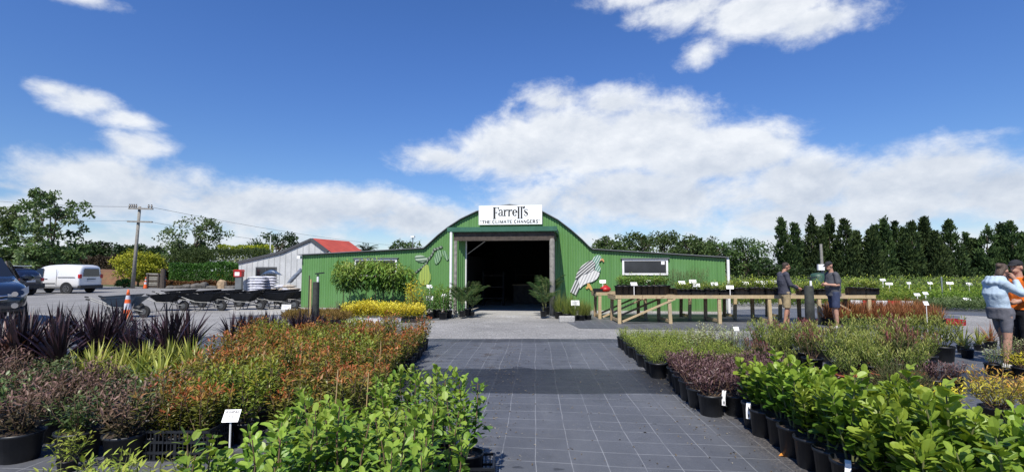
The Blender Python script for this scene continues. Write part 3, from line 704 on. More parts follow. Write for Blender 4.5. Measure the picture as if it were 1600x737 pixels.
# --- shelter belt of cypresses on the far right
TRUNKS = []
def cypress(loc, h, rad, seed, label, lean=0.0, spires=1):
    rng = random.Random(seed); t = thing('cypress_tree', label, 'tree', loc, 0, 'dark cypresses of the shelter belt')
    tm = MB(); tm.tube([(0, 0, -.1), (lean * .5, 0, h * .5), (lean, 0, h * .93)], [.16, .09, .02], 7); tm.build('trunk', M['bark'], t)
    cr = MB(); hs = [(rng.uniform(-.1, .1) * rad, 1.0, rng.uniform(.7, .95))] if spires == 1 else [(-.36 * rad, 1.0, .62), (.42 * rad, rng.uniform(.88, .97), .55)]
    for k in range(rng.choice((0, 1, 1, 2))): hs.append((rng.choice((-1, 1)) * rad * rng.uniform(.45, .8), rng.uniform(.55, .9), rng.uniform(.4, .6)))
    n = int(300 * (h / 7))
    for k in range(n):
        sx_, hh, rs = rng.choice(hs); f = rng.random() ** 1.15; z = .02 + f * hh
        prof = min(1.0, (1.03 - z / hh) * 1.28) ** .85 * (.8 + .2 * min(1, z * 5))
        a = rng.uniform(0, 6.28); b = 1 + .45 * mnoise.noise(Vector((math.cos(a) * 1.1, math.sin(a) * 1.1 + seed, z * 5.5)))
        rr = rad * rs * prof * b; q = rng.uniform(.35, 1.0) ** .5
        split = max(0.0, min(1.0, (z - .25) * 2.5))
        c = Vector((math.cos(a) * rr * q + sx_ * split * 1.1 + lean * z, math.sin(a) * rr * q, z * h)); tn = rng.uniform(0, .75); s = .30 + .28 * (1 - z) + rng.uniform(0, .12)
        out = Vector((math.cos(a), math.sin(a), 0))
        for i in range(24):
            v = rdir(rng); p = c + v * s * rng.uniform(.2, 1.0)
            d = (Vector((0, 0, 1.0)) + out * .55 + rdir(rng) * .55).normalized()
            cr.leaf(p, d, (rdir(rng) + out).normalized(), rng.uniform(.26, .5), rng.uniform(.11, .2), .1, 0, min(1, max(0, tn + rng.uniform(-.25, .25))))
    cr.build('crown', LM['shelter'], t, tint=True)
CY_ = [(1234, 348, 23, 2), (1272, 345, 17, 1), (1297, 343, 17, 1), (1326, 349, 22, 1), (1343, 384, 13, 1), (1365, 364, 17, 1), (1386, 348, 16, 1), (1403, 352, 15, 1), (1428, 354, 18, 1), (1449, 347, 15, 1), (1468, 368, 16, 1), (1490, 352, 24, 1), (1514, 370, 14, 1), (1545, 360, 19, 1), (1566, 356, 16, 1), (1588, 352, 20, 1), (1618, 358, 26, 1), (1254, 385, 15, 1), (1310, 380, 14, 1), (1415, 385, 15, 1), (1530, 382, 15, 1), (1478, 388, 15, 1)]
CYL = ['double-headed cypress at the open end of the shelter belt', 'narrow pointed cypress beside the double-headed one', 'tall spire cypress behind the grey utility post', 'broad cypress just past the grey utility post', 'short cypress in the dip past the broad one', 'blunt middling cypress before a tall pair', 'tall cypress, first of a tall pair', 'tall cypress, second of a tall pair with a bent tip', 'cypress with a cone top after the tall pair', 'cypress with the thin twin tip mid belt', 'low cypress squeezed beside the broadest one', 'broadest rounded cypress above the steel stake', 'small pointed cypress after the broadest one', 'cypress in the clump above the woman in the hoodie, first of three', 'cypress in the clump above the woman in the hoodie, second of three', 'cypress in the clump above the woman in the hoodie, third of three', 'cypress cut off by the picture edge', 'low cypress filling in between double head and spire', 'low cypress filling in beside the utility post', 'low cypress filling in after the tall pair', 'low cypress filling in before the last clump', 'low cypress filling in beside the broadest one']
for i, ((px, py, w, sp), lb) in enumerate(zip(CY_, CYL)):
    d = 60 + (i * 7 % 5) * .8 + (2 if i > 16 else 0); h = hz(py, d)
    cypress(at(px, d), h * 1.02, w * d / 790 * 1.05, 40 + i, lb, rnd.uniform(-.25, .25), sp)
# --- round trees behind the shed
RT = [(950, 372, 26, 'round broadleaf tree showing just above the right wing beside the arch'), (990, 366, 34, 'broadleaf tree above the wing window, second from the arch'), (1035, 364, 36, 'tallest broadleaf tree above the right wing'), (1080, 368, 32, 'broadleaf tree above the wing, before the gap'), (1110, 374, 26, 'lower broadleaf tree above the end of the wing'), (1163, 374, 38, 'large round tree standing clear beyond the end of the green shed')]
for i, (px, py, w, lb) in enumerate(RT):
    d = 46 + (i % 3) * 1.5; h = hz(py, d)
    broad_tree('round_tree', lb, at(px, d), h, w * d / 790 * 1.08, LM['broad'], 70 + i, .24, 95, 44, trunk=.36, base=.22, group='broadleaf trees behind the shed')
for i, (px, py, w) in enumerate(((1205, 408, 26), (1188, 402, 18), (1222, 412, 18))):
    broad_tree('bush', ('low dark bush between the round tree and the cypresses', 'small bush tucked against the round tree', 'low bush at the foot of the double-headed cypress')[i], at(px, 57), hz(py, 57), w * 57 / 790, LM['dark'], 90 + i, .25, 30, 40, trunk=.14, base=.1, cat='bush')
# --- left: young wind-blown trees, hedges, dark pines
broad_tree('plane_tree', 'tall airy young tree with wind-blown silvery leaves above the white van', at(78, 41), hz(296, 41), 2.5, LM['poplar'], 5, .27, 140, 50, airy=1, trunk=.34, base=.17, wind=(.25, -.1), flat=.8, csize=.2)
broad_tree('plane_tree', 'airy young tree behind the black utility vehicle', at(22, 43), hz(322, 43), 2.9, LM['poplar'], 6, .27, 140, 50, airy=1, trunk=.32, base=.2, wind=(.25, -.1), csize=.2)
broad_tree('plane_tree', 'airy tree cut off by the picture edge', at(-26, 44), hz(325, 44), 2.8, LM['poplar'], 7, .27, 130, 46, airy=1, trunk=.32, base=.2, wind=(.25, -.1), csize=.2)
broad_tree('ash_tree', 'loose grey-green tree rising behind the clipped hedge', at(297, 60), hz(340, 60), 3.9, LM['poplar'], 8, .32, 120, 44, airy=.25, trunk=.4, base=.25, wind=(.3, 0), csize=.2)
broad_tree('dark_tree', 'dense dark tree behind the lamp pole and the grey building', at(430, 62), hz(358, 62), 2.6, LM['dark'], 9, .3, 90, 45, trunk=.4, base=.2)
broad_tree('street_tree', 'small tree showing over the left wing roof', at(632, 46), hz(377, 46), 1.7, LM['broad'], 10, .22, 55, 36, trunk=.2, base=.3)
for i, (px, py, w) in enumerate(((98, 384, 26), (128, 374, 26), (152, 378, 22), (176, 380, 24), (200, 378, 22), (226, 386, 22), (252, 386, 24), (60, 392, 40), (10, 394, 40), (-40, 390, 40))):
    LBP = ('dark pine just past the tall airy tree', 'tallest dark pine beyond the earth bank', 'dark pine second past the tallest', 'dark pine third past the tallest', 'dark pine beside the power pole', 'dark pine behind the power pole', 'dark pine above the log fence', 'dark pine behind the tall airy tree', 'dark pine behind the black vehicle', 'dark pine beyond the picture edge')
    broad_tree('dark_pine', LBP[i], at(px, 88 + i % 2 * 3), hz(py, 88), w * 88 / 790 * 1.15, LM['dark'], 100 + i, .5, 55, 40, trunk=.4, base=.12, group='dark pines beyond the earth bank')
def mass(name, label, cat, quad, z0, z1, n, leaf, m, seed, kind=None, group=None, up=.6, lump=.25):
    """a clipped or massed body of leaves standing on the strip between two ground lines"""
    rng = random.Random(seed); a, b, c, d = [Vector(q) for q in quad]; mb = MB()
    for i in range(n):
        u, v = rng.random(), rng.random(); w = rng.random()
        face = rng.random()
        if face < .5: v = rng.random() ** 2 * .35
        elif face < .85: w = 1 - rng.random() ** 2 * .25
        p = (a * (1 - u) + b * u) * (1 - v) + (d * (1 - u) + c * u) * v
        hgt = (z0 + (z1 - z0) * w) ; nz = mnoise.noise(Vector((p.x * .9, p.y * .9, hgt * 1.2 + seed)))
        p.z = hgt + nz * lump * w; p += (a - d).normalized() * nz * lump
        tn = .42 + .55 * mnoise.noise(p * 1.4) + rng.uniform(-.22, .22)
        dr = (rdir(rng, up) + (a - d).normalized() * .5).normalized()
        mb.leaf(p, dr, (rdir(rng) + Vector((0, 0, .6))).normalized(), leaf * rng.uniform(.7, 1.3), leaf * rng.uniform(.4, .7), .15, .15, min(1, max(0, tn)))
    o = mb.build(name, m, tint=True)
    return tag(o, label, cat, group, kind)
q4 = lambda l, r, df, db: [at(l, df), at(r, df), at(r, db), at(l, db)]
mass('hedge', 'low bright green hedge behind the row of wheelbarrows', 'hedge', q4(263, 380, 47, 50), .25, hz(412, 47), 9000, .17, LM['hedge'], 1)
mass('hedge', 'tall clipped grey-green hedge behind the low bright one', 'hedge', q4(266, 420, 51, 54), .3, hz(390, 51), 10000, .18, LM['hedge_old'], 2)
mass('golden_hedge', 'golden-topped hedge behind the grey building', 'hedge', q4(338, 425, 56, 58), .4, hz(386, 56) + .15, 5000, .2, LM['lime'], 3)
mass('dry_scrub', None, None, q4(80, 262, 70, 72), 1.6, 3.4, 5000, .35, LM['brown'], 4, kind='stuff', lump=.5)
mass('dry_scrub', None, None, q4(-300, 80, 70, 72), 1.6, 3.4, 5000, .35, LM['brown'], 5, kind='stuff', lump=.5)
mass('rusty_undergrowth', None, None, q4(256, 375, 45.8, 46.8), .0, .55, 2500, .2, LM['fern'], 6, kind='stuff', lump=.2)
mass('far_scrub', None, None, q4(1140, 1290, 55, 57), 0, 1.6, 4000, .3, LM['dark'], 7, kind='stuff', lump=.4)
broad_tree('golden_shrub', 'round golden-leaved shrub behind the power pole', at(215, 50), hz(393, 50), 2.0, LM['lime'], 21, .2, 120, 55, trunk=.2, base=.16, cat='shrub', flat=.8, csize=.2)
broad_tree('small_bush', 'small green bush at the foot of the power pole', at(196, 46), .75, .8, LM['hedge'], 22, .16, 26, 40, trunk=.07, base=.12, cat='bush')
# rocks along the hedge
rng = random.Random(8)
RL = ['pale brown rock at the foot of the hedge by the grey building', 'dark rock next to the pale brown one', 'flat grey rock, third from the grey building', 'flat grey rock, fourth from the grey building', 'flat grey rock, fifth from the grey building', 'flat grey rock, sixth from the grey building', 'flat grey rock, seventh from the grey building', 'flat grey rock closest to the log fence']
M['rock'] = mat('grey rock', (.12, .112, .10), .9, var=.6, vscale=3, bump=.6, bscale=8); M['rock_tan'] = mat('tan rock', (.36, .26, .16), .9, var=.4, vscale=3, bump=.6, bscale=8)
for i, px in enumerate((347, 362, 332, 318, 306, 293, 281, 270)):
    mb = MB(); w = rng.uniform(.35, .55); h = .75 if i == 0 else rng.uniform(.22, .55)
    prof = [(w, 0), (w * 1.05, h * .4), (w * .85, h * .8), (w * .4, h)]
    mb.lathe(prof, 10); mb.v = [tuple(Vector(v) * (1 + .25 * mnoise.noise(Vector(v) * 2 + Vector((i * 3, 0, 0))))) for v in mb.v]
    tag(mb.build('rock', M['rock_tan'] if i == 0 else M['rock'], smooth=False, loc=at(px, 45), rz=i), RL[i], 'rock', 'rocks edging the hedge')
# palm over the left wing
pt = thing('palm_tree', 'dark palm crown showing over the roof of the left wing', 'palm', at(571, 40))
mb = MB(); mb.tube([(0, 0, 0), (.1, 0, 1.6), (0, 0, 3.1)], [.16, .13, .11], 8); mb.build('trunk', M['bark'], pt)
mb = MB(); rng = random.Random(3)
for k in range(15):
    az = k * 2.4; lean = rng.uniform(.3, 1.1); q = Vector((0, 0, 3.1)); a = lean; hd = Vector((math.cos(az), math.sin(az), 0)); L = rng.uniform(.9, 1.25)
    for i in range(16):
        dd = hd * math.sin(a) + Vector((0, 0, math.cos(a))); q = q + dd * L / 16; a += .075
        for s in (-1, 1):
            sd = Vector((-hd.y, hd.x, 0)) * s
            mb.leaf(q, (sd + dd * .7 - Vector((0, 0, .35))).normalized(), Vector((0, 0, 1)), .34 * (1 - i / 24), .045, .05, .2, rng.uniform(.1, .7))
mb.build('crown', LM['dark'], pt, tint=True)

# ================================================================== grey building with the red roof
GA, GB = at(373, 31), at(500, 29); gu = (GB - GA).normalized(); gang = math.atan2(gu.y, gu.x); gn = Vector((gu.y, -gu.x, 0))
def guv(px, py):
    d = ray(px, py); t = (GA - Vector((0, 0, H))).dot(gn) / d.dot(gn); q = Vector((0, 0, H)) + d * t
    return (q - GA).dot(gu), q.z
gb = thing('grey_building', 'pale grey board-clad building with a red gable roof and a low lean-to', 'building', GA, gang)
prof = [guv(373, 409), guv(441, 393.5), guv(487, 373.5), guv(513, 393)]; e = guv(530, 405)
M['grey_board'] = mat('pale grey boards', (.50, .51, .51), .8, c2=(.40, .41, .41), vscale=1.6, bump=.1)
mb = MB(); pts = [(0, 0), (e[0], 0), (e[0], e[1])] + list(reversed(prof)); pts = [(a, b) for a, b in pts]
mb.prism(pts, 0, .12); mb.build('wall', M['grey_board'], gb)
mb = MB(); k = 0; x = .12
def gtop(x):
    P = prof + [e]
    for (a, za), (b, zb2) in zip(P, P[1:]):
        if a <= x <= b: return za + (zb2 - za) * (x - a) / (b - a)
    return e[1]
while x < e[0] - .1:
    mb.box((x, -.018, .05), (x + .045, -.002, gtop(x) - .12)); x += .42
mb.build('batten', mat('grey battens', (.36, .37, .37), .8), gb)
M['red_roof'] = mat('red roof iron', (.50, .085, .045), .5, var=.2, vscale=2); M['dark_trim'] = mat('charcoal trim', (.06, .062, .066), .6)
mb = MB()
for (a, za), (b, zb2) in zip(prof, prof[1:]): mb.bar((a, -.02, za - .02), (b, -.02, zb2 - .02), .16, .14)
mb.build('barge_board', M['dark_trim'], gb)
mb = MB(); A_, B_, C_ = prof[1], prof[2], (prof[3][0] + 1.4, prof[3][1] - (prof[2][1] - prof[3][1]) * 1.4 / (prof[3][0] - prof[2][0]))
for (p, q) in ((A_, B_), (B_, C_)):
    mb.poly([(p[0], .06, p[1]), (q[0], .06, q[1]), (q[0], 3.4, q[1]), (p[0], 3.4, p[1])]); mb.poly([(p[0], .06, p[1] + .06), (p[0], 3.4, p[1] + .06), (q[0], 3.4, q[1] + .06), (q[0], .06, q[1] + .06)])
mb.build('roof', M['red_roof'], gb)
mb = MB(); p, q = prof[0], prof[1]; mb.poly([(p[0] - .1, .06, p[1] + .05), (q[0], .06, q[1] + .05), (q[0], 6, q[1] + .05), (p[0] - .1, 6, p[1] + .05)]); mb.build('lean_to_roof', M['zinc'], gb)
mb = MB(); mb.box((0, .12, 0), (.1, 6.4, prof[0][1] - .02)); mb.box((.1, 6.3, 0), (e[0], 6.4, prof[0][1])); mb.build('side_wall', M['grey_board'], gb)
(a, z1), (b, z0) = guv(400.5, 417), guv(432, 441)
mb = MB(); t_ = .07; mb.box((a, -.05, z0), (a + t_, 0, z1)); mb.box((b - t_, -.05, z0), (b, 0, z1)); mb.box((a + t_, -.05, z1 - t_), (b - t_, 0, z1)); mb.box((a + t_, -.05, z0), (b - t_, 0, z0 + t_)); mb.box(((a + b) / 2 - .03, -.04, z0 + t_), ((a + b) / 2 + .03, -.005, z1 - t_))
w = mb.build('window', M['dark_trim'], gb); mb = MB(); mb.box((a + t_, -.02, z0 + t_), (b - t_, -.003, z1 - t_)); mb.build('pane', M['glass'], w)
# red box with a notice
rb = thing('notice_box', 'red notice box with a white card on a grey post beside the grey building', 'notice box', at(372, 30.2))
mb = MB(); z0, z1 = hz(432, 30.2), hz(423.5, 30.2); mb.box((-.24, -.15, z0), (.24, .15, z1)); mb.prism([(-.27, z1), (.27, z1), (.2, z1 + .1), (-.2, z1 + .1)], -.18, .18); mb.build('box', M['red'], rb)
mb = MB(); mb.box((-.16, -.158, z0 + .06), (.12, -.152, z1 - .05)); mb.build('card', M['white_card'], rb)
mb = MB(); mb.box((-.16, -.1, 0), (.22, .1, z0)); mb.build('post', M['zinc'], rb)
# sacks
M['sack_white'] = mat('white plastic sack', (.62, .62, .66), .35, c2=(.42, .43, .50), vscale=5, bump=.3, bscale=12); M['sack_tan'] = mat('tan sack', (.55, .50, .42), .5, c2=(.30, .25, .2), vscale=6, bump=.4, bscale=14)
def sack(loc, rz, m, label, group, L=.72, W=.42, T=.15):
    mb = MB(); rg = random.Random(label + str(loc)); rings = []
    for i in range(9):
        t = -1 + 2 * i / 8; k = max(.16, (1 - abs(t) ** 3.5)); ww = W / 2 * (.82 + .18 * k); th = T / 2 * k
        rings.append([Vector((t * L / 2, ww * math.copysign(abs(math.cos(a)) ** .6, math.cos(a)), T / 2 + th * math.copysign(abs(math.sin(a)) ** .8, math.sin(a)) + rg.uniform(-.01, .01))) for a in [2 * math.pi * j / 12 for j in range(12)]])
    mb.rings(rings); return tag(mb.build('sack', m, smooth=True, loc=loc, rz=rz), label, 'sack', group)
pal = thing('pallet', 'wooden pallet under the tall stack of white sacks', 'pallet', at(412, 27.6), .05)
for y in (-.45, -.22, 0, .22, .45):
    mb = MB(); mb.box((-.6, y - .06, .1), (.6, y + .06, .125)); mb.build('deck_board', M['wood_grey'], pal)
for x in (-.5, 0, .5):
    mb = MB(); mb.box((x - .05, -.5, .0), (x + .05, .5, .1)); mb.build('bearer', M['wood_grey'], pal)
OW = 'lowest second third fourth fifth sixth seventh eighth ninth'.split()
rg = random.Random(2)
for i in range(8):
    for k in (0, 1):
        p = at(412, 27.6, .126 + i * .142) + Vector((rg.uniform(-.05, .05) + (.1 if k else -.2), -.25 + k * .5 + rg.uniform(-.03, .03), 0))
        sack(p, rg.uniform(-.12, .12), M['sack_white'], f'white plastic sack in the {"near" if k == 0 else "rear"} file of the tall stack, {OW[i]} layer', 'stacked white sacks', .95)
for i, (px, z, m) in enumerate(((436, .5, 'sack_tan'), (446, .5, 'sack_white'), (456, .52, 'sack_tan'), (441, .66, 'sack_white'), (451, .66, 'sack_tan'), (397, .52, 'sack_tan'), (390, .45, 'sack_white'), (438, .33, 'sack_white'), (452, .33, 'sack_tan'), (438, .17, 'sack_tan'), (452, .17, 'sack_white'), (438, 0, 'sack_white'), (452, 0, 'sack_tan'))):
    lb = ['tan sack on the untidy heap, next to the tall stack', 'white sack on the middle of the untidy heap', 'tan sack at the shed end of the untidy heap', 'white sack topmost on the untidy heap', 'tan sack topmost on the untidy heap, by the green shed', 'tan sack lying before the tall stack', 'white sack lying beside the tall stack'][i] if i < 7 else f'{"white" if "white" in m else "tan"} sack buried low in the untidy heap, {["second layer by the tall stack", "second layer by the shed", "first layer up by the tall stack", "first layer up by the shed", "bottom by the tall stack", "bottom by the shed"][i - 7]}'
    sack(at(px, 27.2, z if i > 6 or i < 5 else z - .4), rg.uniform(-.5, .5), M[m], lb, 'untidy heap of sacks', .75)
mb = MB()
rings = []
for i in range(12):
    t = i / 11; a = .35 * math.sin(t * 3); rings.append([Vector((.14 * math.cos(b) + .75 * t - .4, .1 * math.sin(b), .9 + .8 * t)) * 1.0 + Vector((rg.uniform(-.03, .03), rg.uniform(-.02, .02), 0)) for b in [2 * math.pi * j / 10 for j in range(10)]])
mb.rings(rings)
tag(mb.build('folded_tarpaulin', mat('blue-grey tarpaulin', (.17, .20, .25), .35, var=.4, vscale=6, bump=.5, bscale=9), smooth=True, loc=at(462, 27.5)), 'blue-grey folded tarpaulin leaning against the grey building beside the green shed', 'tarpaulin')
tp = MB(); pts = []
for i in range(9):
    t = i / 8; pts.append([Vector((-.55 + 1.1 * t, .18 * math.cos(b), 1.32 + .3 * math.sin(math.pi * t) * (.6 + .4 * math.sin(b)))) for b in [2 * math.pi * j / 8 for j in range(8)]])
tp.rings(pts); tag(tp.build('blue_cover', mat('blue cover sheet', (.06, .10, .18), .3, var=.5, vscale=5, bump=.5, bscale=9), smooth=True, loc=at(423, 28)), 'dark blue plastic cover draped over sacks in front of the window', 'cover sheet')

# ================================================================== power pole, wires, lamp pole, posts
pp = thing('power_pole', 'leaning weathered wooden power pole with two crossarms', 'power pole', at(207, 45))
d = 45; b0 = at(207, d); t0 = at(218.5, d, hz(322, d)) - b0
mb = MB(); mb.tube([(0, 0, -.1), tuple(t0 * .5), tuple(t0)], [.16, .135, .11], 10); mb.build('pole', M['wood_grey'], pp, smooth=True)
for (l, r, y, s) in ((201, 239, 325.5, 1), (199, 238, 346, 0)):
    a = at(l, d - .2, hz(y, d)) - b0; c = at(r, d - .2, hz(y + 1, d)) - b0
    mb = MB(); mb.bar(a, c, .13, .13); cr_ = mb.build('crossarm', M['wood_grey'], pp)
    if s:
        for f in (.04, .13, .22, .31, .82, .94):
            q = a + (c - a) * f; ins = MB(); ins.lathe([(.03, .06), (.05, .12), (.09, .2), (.05, .3), (.06, .36), (.02, .4)], 8, tuple(q)); ins.build('insulator', mat('insulator glaze', (.10, .09, .085), .3) if f == .04 else bpy.data.materials['insulator glaze'], cr_)
M['wire'] = mat('wire', (.03, .03, .032), .6)
def wire(a, c, sag, label):
    mb = MB(); mb.tube([a + (c - a) * (i / 14) - Vector((0, 0, sag * 4 * (i / 14) * (1 - i / 14))) for i in range(15)], .016, 4)
    tag(mb.build('power_line', M['wire']), label, 'wire', 'wires on the power pole')
wire(at(203, 44.8, hz(323, 45)), at(-300, 50, hz(270, 50)), .8, 'power line running off from the upper crossarm over the parked cars')
wire(at(201, 44.8, hz(345, 45)), at(-300, 52, hz(312, 52)), .6, 'power line running off from the lower crossarm over the parked cars')
wire(at(238, 44.8, hz(324, 45)), at(700, 90, hz(388, 90)), .8, 'power line running from the upper crossarm towards the grey building')
wire(at(237, 44.8, hz(347, 45)), at(640, 84, hz(392, 84)), .8, 'power line running from the lower crossarm towards the grey building')
lp = thing('lamp_pole', 'thin pale lamp pole in front of the dense dark tree', 'lamp pole', at(420.5, 55))
mb = MB(); mb.tube([(0, 0, 0), (0, 0, hz(369, 55))], [.08, .05], 8); mb.build('pole', M['white'], lp)
mb = MB(); z = hz(369, 55); mb.bar((0, 0, z), (.35, 0, z + .1), .1, .07); mb.build('lamp_head', M['zinc'], lp)
lp = thing('street_lamp', 'white street lamp over the left wing roof beside the arch', 'street lamp', at(644, 44))
mb = MB(); mb.tube([(0, 0, 0), (0, 0, hz(371, 44))], [.06, .04], 8); mb.build('pole', M['zinc'], lp)
mb = MB(); z = hz(371, 44); mb.box((-.16, -.2, z), (.16, .2, z + .14)); mb.tube([(-.28, 0, z - .1), (.28, 0, z - .1)], .02, 6); mb.build('lamp_head', M['white'], lp)
# stacked log fence
lf_ = thing('log_fence', 'short fence of stacked dark rails between the power pole and the hedge', 'fence', at(240, 45.5), .1)
for i in range(8):
    mb = MB(); z = .12 + i * .165; mb.tube([(-.7 + rg.uniform(-.1, .1), 0, z), (.75, 0, z + rg.uniform(-.04, .04))], .075, 7); mb.build('rail', M['wood_grey' if i % 3 else 'wood_dark'], lf_, smooth=True)
for x, r, h in ((-.5, .08, 1.3), (.45, .08, 1.35)):
    mb = MB(); mb.tube([(x, -.1, 0), (x, -.1, h)], r, 8); mb.build('post', M['wood_dark'], lf_)
mb = MB(); mb.tube([(0, 0, 0), (0, 0, hz(420, 45))], [.24, .2], 10); tag(mb.build('gate_post', M['wood_dark'], loc=at(254, 45)), 'thick dark timber post at the end of the stacked rail fence', 'post')
# traffic cones
def cone(loc, h, label):
    t = thing('traffic_cone', label, 'traffic cone', loc, .3, 'orange traffic cones'); r = h * .135
    mb = MB(); mb.box((-h * .19, -h * .19, 0), (h * .19, h * .19, h * .04)); mb.build('base', M['rubber'], t)
    mb = MB(); zz = [0.04, .34, .36, .54, .56, .72, .74, .88, 1.0]
    f = lambda z: r * (1 - z) + h * .028
    mb.lathe([(f(z), z * h) for z in (.04, .38)], 18, cap=False); mb.lathe([(f(z), z * h) for z in (.38, .58)], 18, mi=1, cap=False); mb.lathe([(f(z), z * h) for z in (.58, .7)], 18, cap=False); mb.lathe([(f(z), z * h) for z in (.7, .82)], 18, mi=1, cap=False); mb.lathe([(f(z), z * h) for z in (.82, 1.0)], 18)
    mb.build('cone', [M['orange'], M['sack_white']], t, smooth=True)
cone(at(198, 15.6), hz(452, 15.6), 'tall orange and white traffic cone in front of the blue wheelbarrow'); cone(at(227, 44.6), 1.0, 'small orange traffic cone beside the stacked rail fence'); cone(at(258, 46.5), 1.1, 'orange traffic cone half hidden behind the thick timber post')
# posts with sprinklers
def sprinkler_post(loc, h, r, label, capm):
    t = thing('sprinkler_post', label, 'post', loc, 0)
    mb = MB(); mb.lathe([(r, 0), (r * .98, h * .5), (r * .94, h - .02), (r * .86, h)], 16); mb.build('post', M['post_black'], t, smooth=True)
    mb = MB(); mb.tube([(r * .45, 0, h), (r * .45, 0, h + .13)], .028, 10); mb.build('riser', M['white'], t)
    s = MB(); s.tube([(r * .45, 0, h + .13), (r * .45, 0, h + .2)], .018, 8); s.bar((r * .45 - .07, 0, h + .2), (r * .45 + .16, 0, h + .225), .022, .03); s.build('sprinkler_head', M['black_plastic'], t)
    return t
sprinkler_post(at(492, 12.6), hz(440, 12.6), .085, 'dark round timber post with a sprinkler at the back of the red-leaved plants', 0)
sprinkler_post(at(1266.5, 13.3), hz(446, 13.3), .115, 'dark round timber post with a sprinkler between the two men', 0)
t = thing('stand_pipe', 'thin pale standpipe in front of the left wing', 'standpipe', at(484, 14.5))
mb = MB(); mb.tube([(.01, 0, 0), (0, 0, hz(436, 14.5))], .025, 8); mb.build('pipe', M['cane'], t); mb = MB(); mb.tube([(-.05, 0, 0), (-.05, 0, hz(430, 14.5))], .018, 6); mb.build('stake', M['wood_dark'], t)
t = thing('utility_post', 'grey timber utility post with a white meter box behind the man in grey', 'post', at(1287, 36))
mb = MB(); mb.tube([(0, 0, 0), (-.06, 0, hz(381, 36))], [.11, .09], 10); mb.build('pole', M['wood_grey'], t)
mb = MB(); z = hz(422, 36); mb.box((-.45, -.3, z), (-.02, -.12, z + .42)); mb.build('meter_box', M['white'], t)
t = thing('green_tank', 'dark green water tank behind the bench beside the utility post', 'tank', at(1279, 34)); mb = MB(); mb.lathe([(.45, 0), (.47, .1), (.47, 1.2), (.4, 1.35), (.12, 1.42)], 20); mb.build('tank', mat('green tank', (.03, .075, .05), .5), t, smooth=True); mb = MB(); mb.lathe([(.13, 1.42), (.13, 1.47)], 12); mb.build('lid', M['black_plastic'], t)
def stake(px, py0, py1, label):
    d = (gp(px, py1) ).dot(FH); t = thing('steel_stake', label, 'stake', gp(px, py1)); mb = MB(); mb.tube([(0, 0, 0), (0, 0, hz(py0, d))], .028, 8); mb.build('stake', M['steel'], t)
    mb = MB(); mb.box((-.12, -.12, 0), (.12, .12, .03)); mb.build('foot_plate', M['steel'], t)
stake(1473.5, 432, 478, 'galvanised steel sprinkler stake standing on the far weed mat')

# ================================================================== inside the shed
def shelf(u, y, w, h, label, rz=0):
    t = thing('shop_shelf', label, 'shelf', FA + FU * u - FN * y + Vector((0, 0, .03)), FANG + rz)
    for x in (0, w):
        mb = MB(); mb.box((x - .03, -.2, 0), (x + .03, .2, h)); mb.build('upright', M['lining'], t)  # uprights share the near-black colour that paints the indoor gloom
    for z in (.3, .8, 1.3):
        if z < h: mb = MB(); mb.box((.03, -.2, z), (w - .03, .2, z + .03)); mb.build('board', M['wood_dark'], t)
    return t
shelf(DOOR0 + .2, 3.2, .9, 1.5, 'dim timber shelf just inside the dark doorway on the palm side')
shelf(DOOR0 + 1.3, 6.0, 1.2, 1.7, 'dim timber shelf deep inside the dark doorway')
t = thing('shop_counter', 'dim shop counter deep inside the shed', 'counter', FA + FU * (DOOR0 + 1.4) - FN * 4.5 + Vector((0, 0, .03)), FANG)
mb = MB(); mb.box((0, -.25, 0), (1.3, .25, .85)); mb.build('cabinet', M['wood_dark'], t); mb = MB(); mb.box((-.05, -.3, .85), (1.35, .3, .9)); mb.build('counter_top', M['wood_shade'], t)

# ================================================================== vehicles
def car_paint(name, c, rough=.25): return mat(name, c, rough, .1, coat=1.0)
M['paint_white'] = car_paint('white car paint', (.75, .75, .75)); M['paint_navy'] = car_paint('navy car paint', (.012, .018, .045)); M['paint_black'] = car_paint('dark blue-black paint', (.010, .014, .026))
M['tail_red'] = mat('tail lamp', (.45, .015, .02), .2); M['lamp_clear'] = mat('lamp lens', (.22, .24, .27), .16, .3); M['trim'] = mat('black trim', (.02, .021, .023), .55); M['plate'] = mat('number plate', (.6, .6, .6), .4)
def wheel(parent, x, y, r, w, side):
    tm = MB(); n = 24; yo = y; prof = [(r * .62, -w / 2), (r * .95, -w / 2), (r, -w * .3), (r, w * .3), (r * .95, w / 2), (r * .62, w / 2)]
    tm.rings([[(x + q * math.cos(2 * math.pi * j / n), yo + o, r + q * math.sin(2 * math.pi * j / n)) for j in range(n)] for q, o in prof], True)
    wh = tm.build('wheel', M['rubber'], parent, smooth=False); rm = MB(); s = side
    rm.rings([[(x + q * math.cos(2 * math.pi * j / n), yo + s * o, r + q * math.sin(2 * math.pi * j / n)) for j in range(n)] for q, o in ((r * .63, w * .52), (r * .55, w * .53), (r * .5, w * .42), (r * .12, w * .40), (r * .1, w * .5))][:: 1], True)
    for k in range(5):
        a = k * 1.2566; rm.bar((x + r * .1 * math.cos(a), yo + s * w * .47, r + r * .1 * math.sin(a)), (x + r * .56 * math.cos(a), yo + s * w * .5, r + r * .56 * math.sin(a)), r * .16, .03, up=(0, 1, 0))
    rm.build('rim', M['steel'], wh)
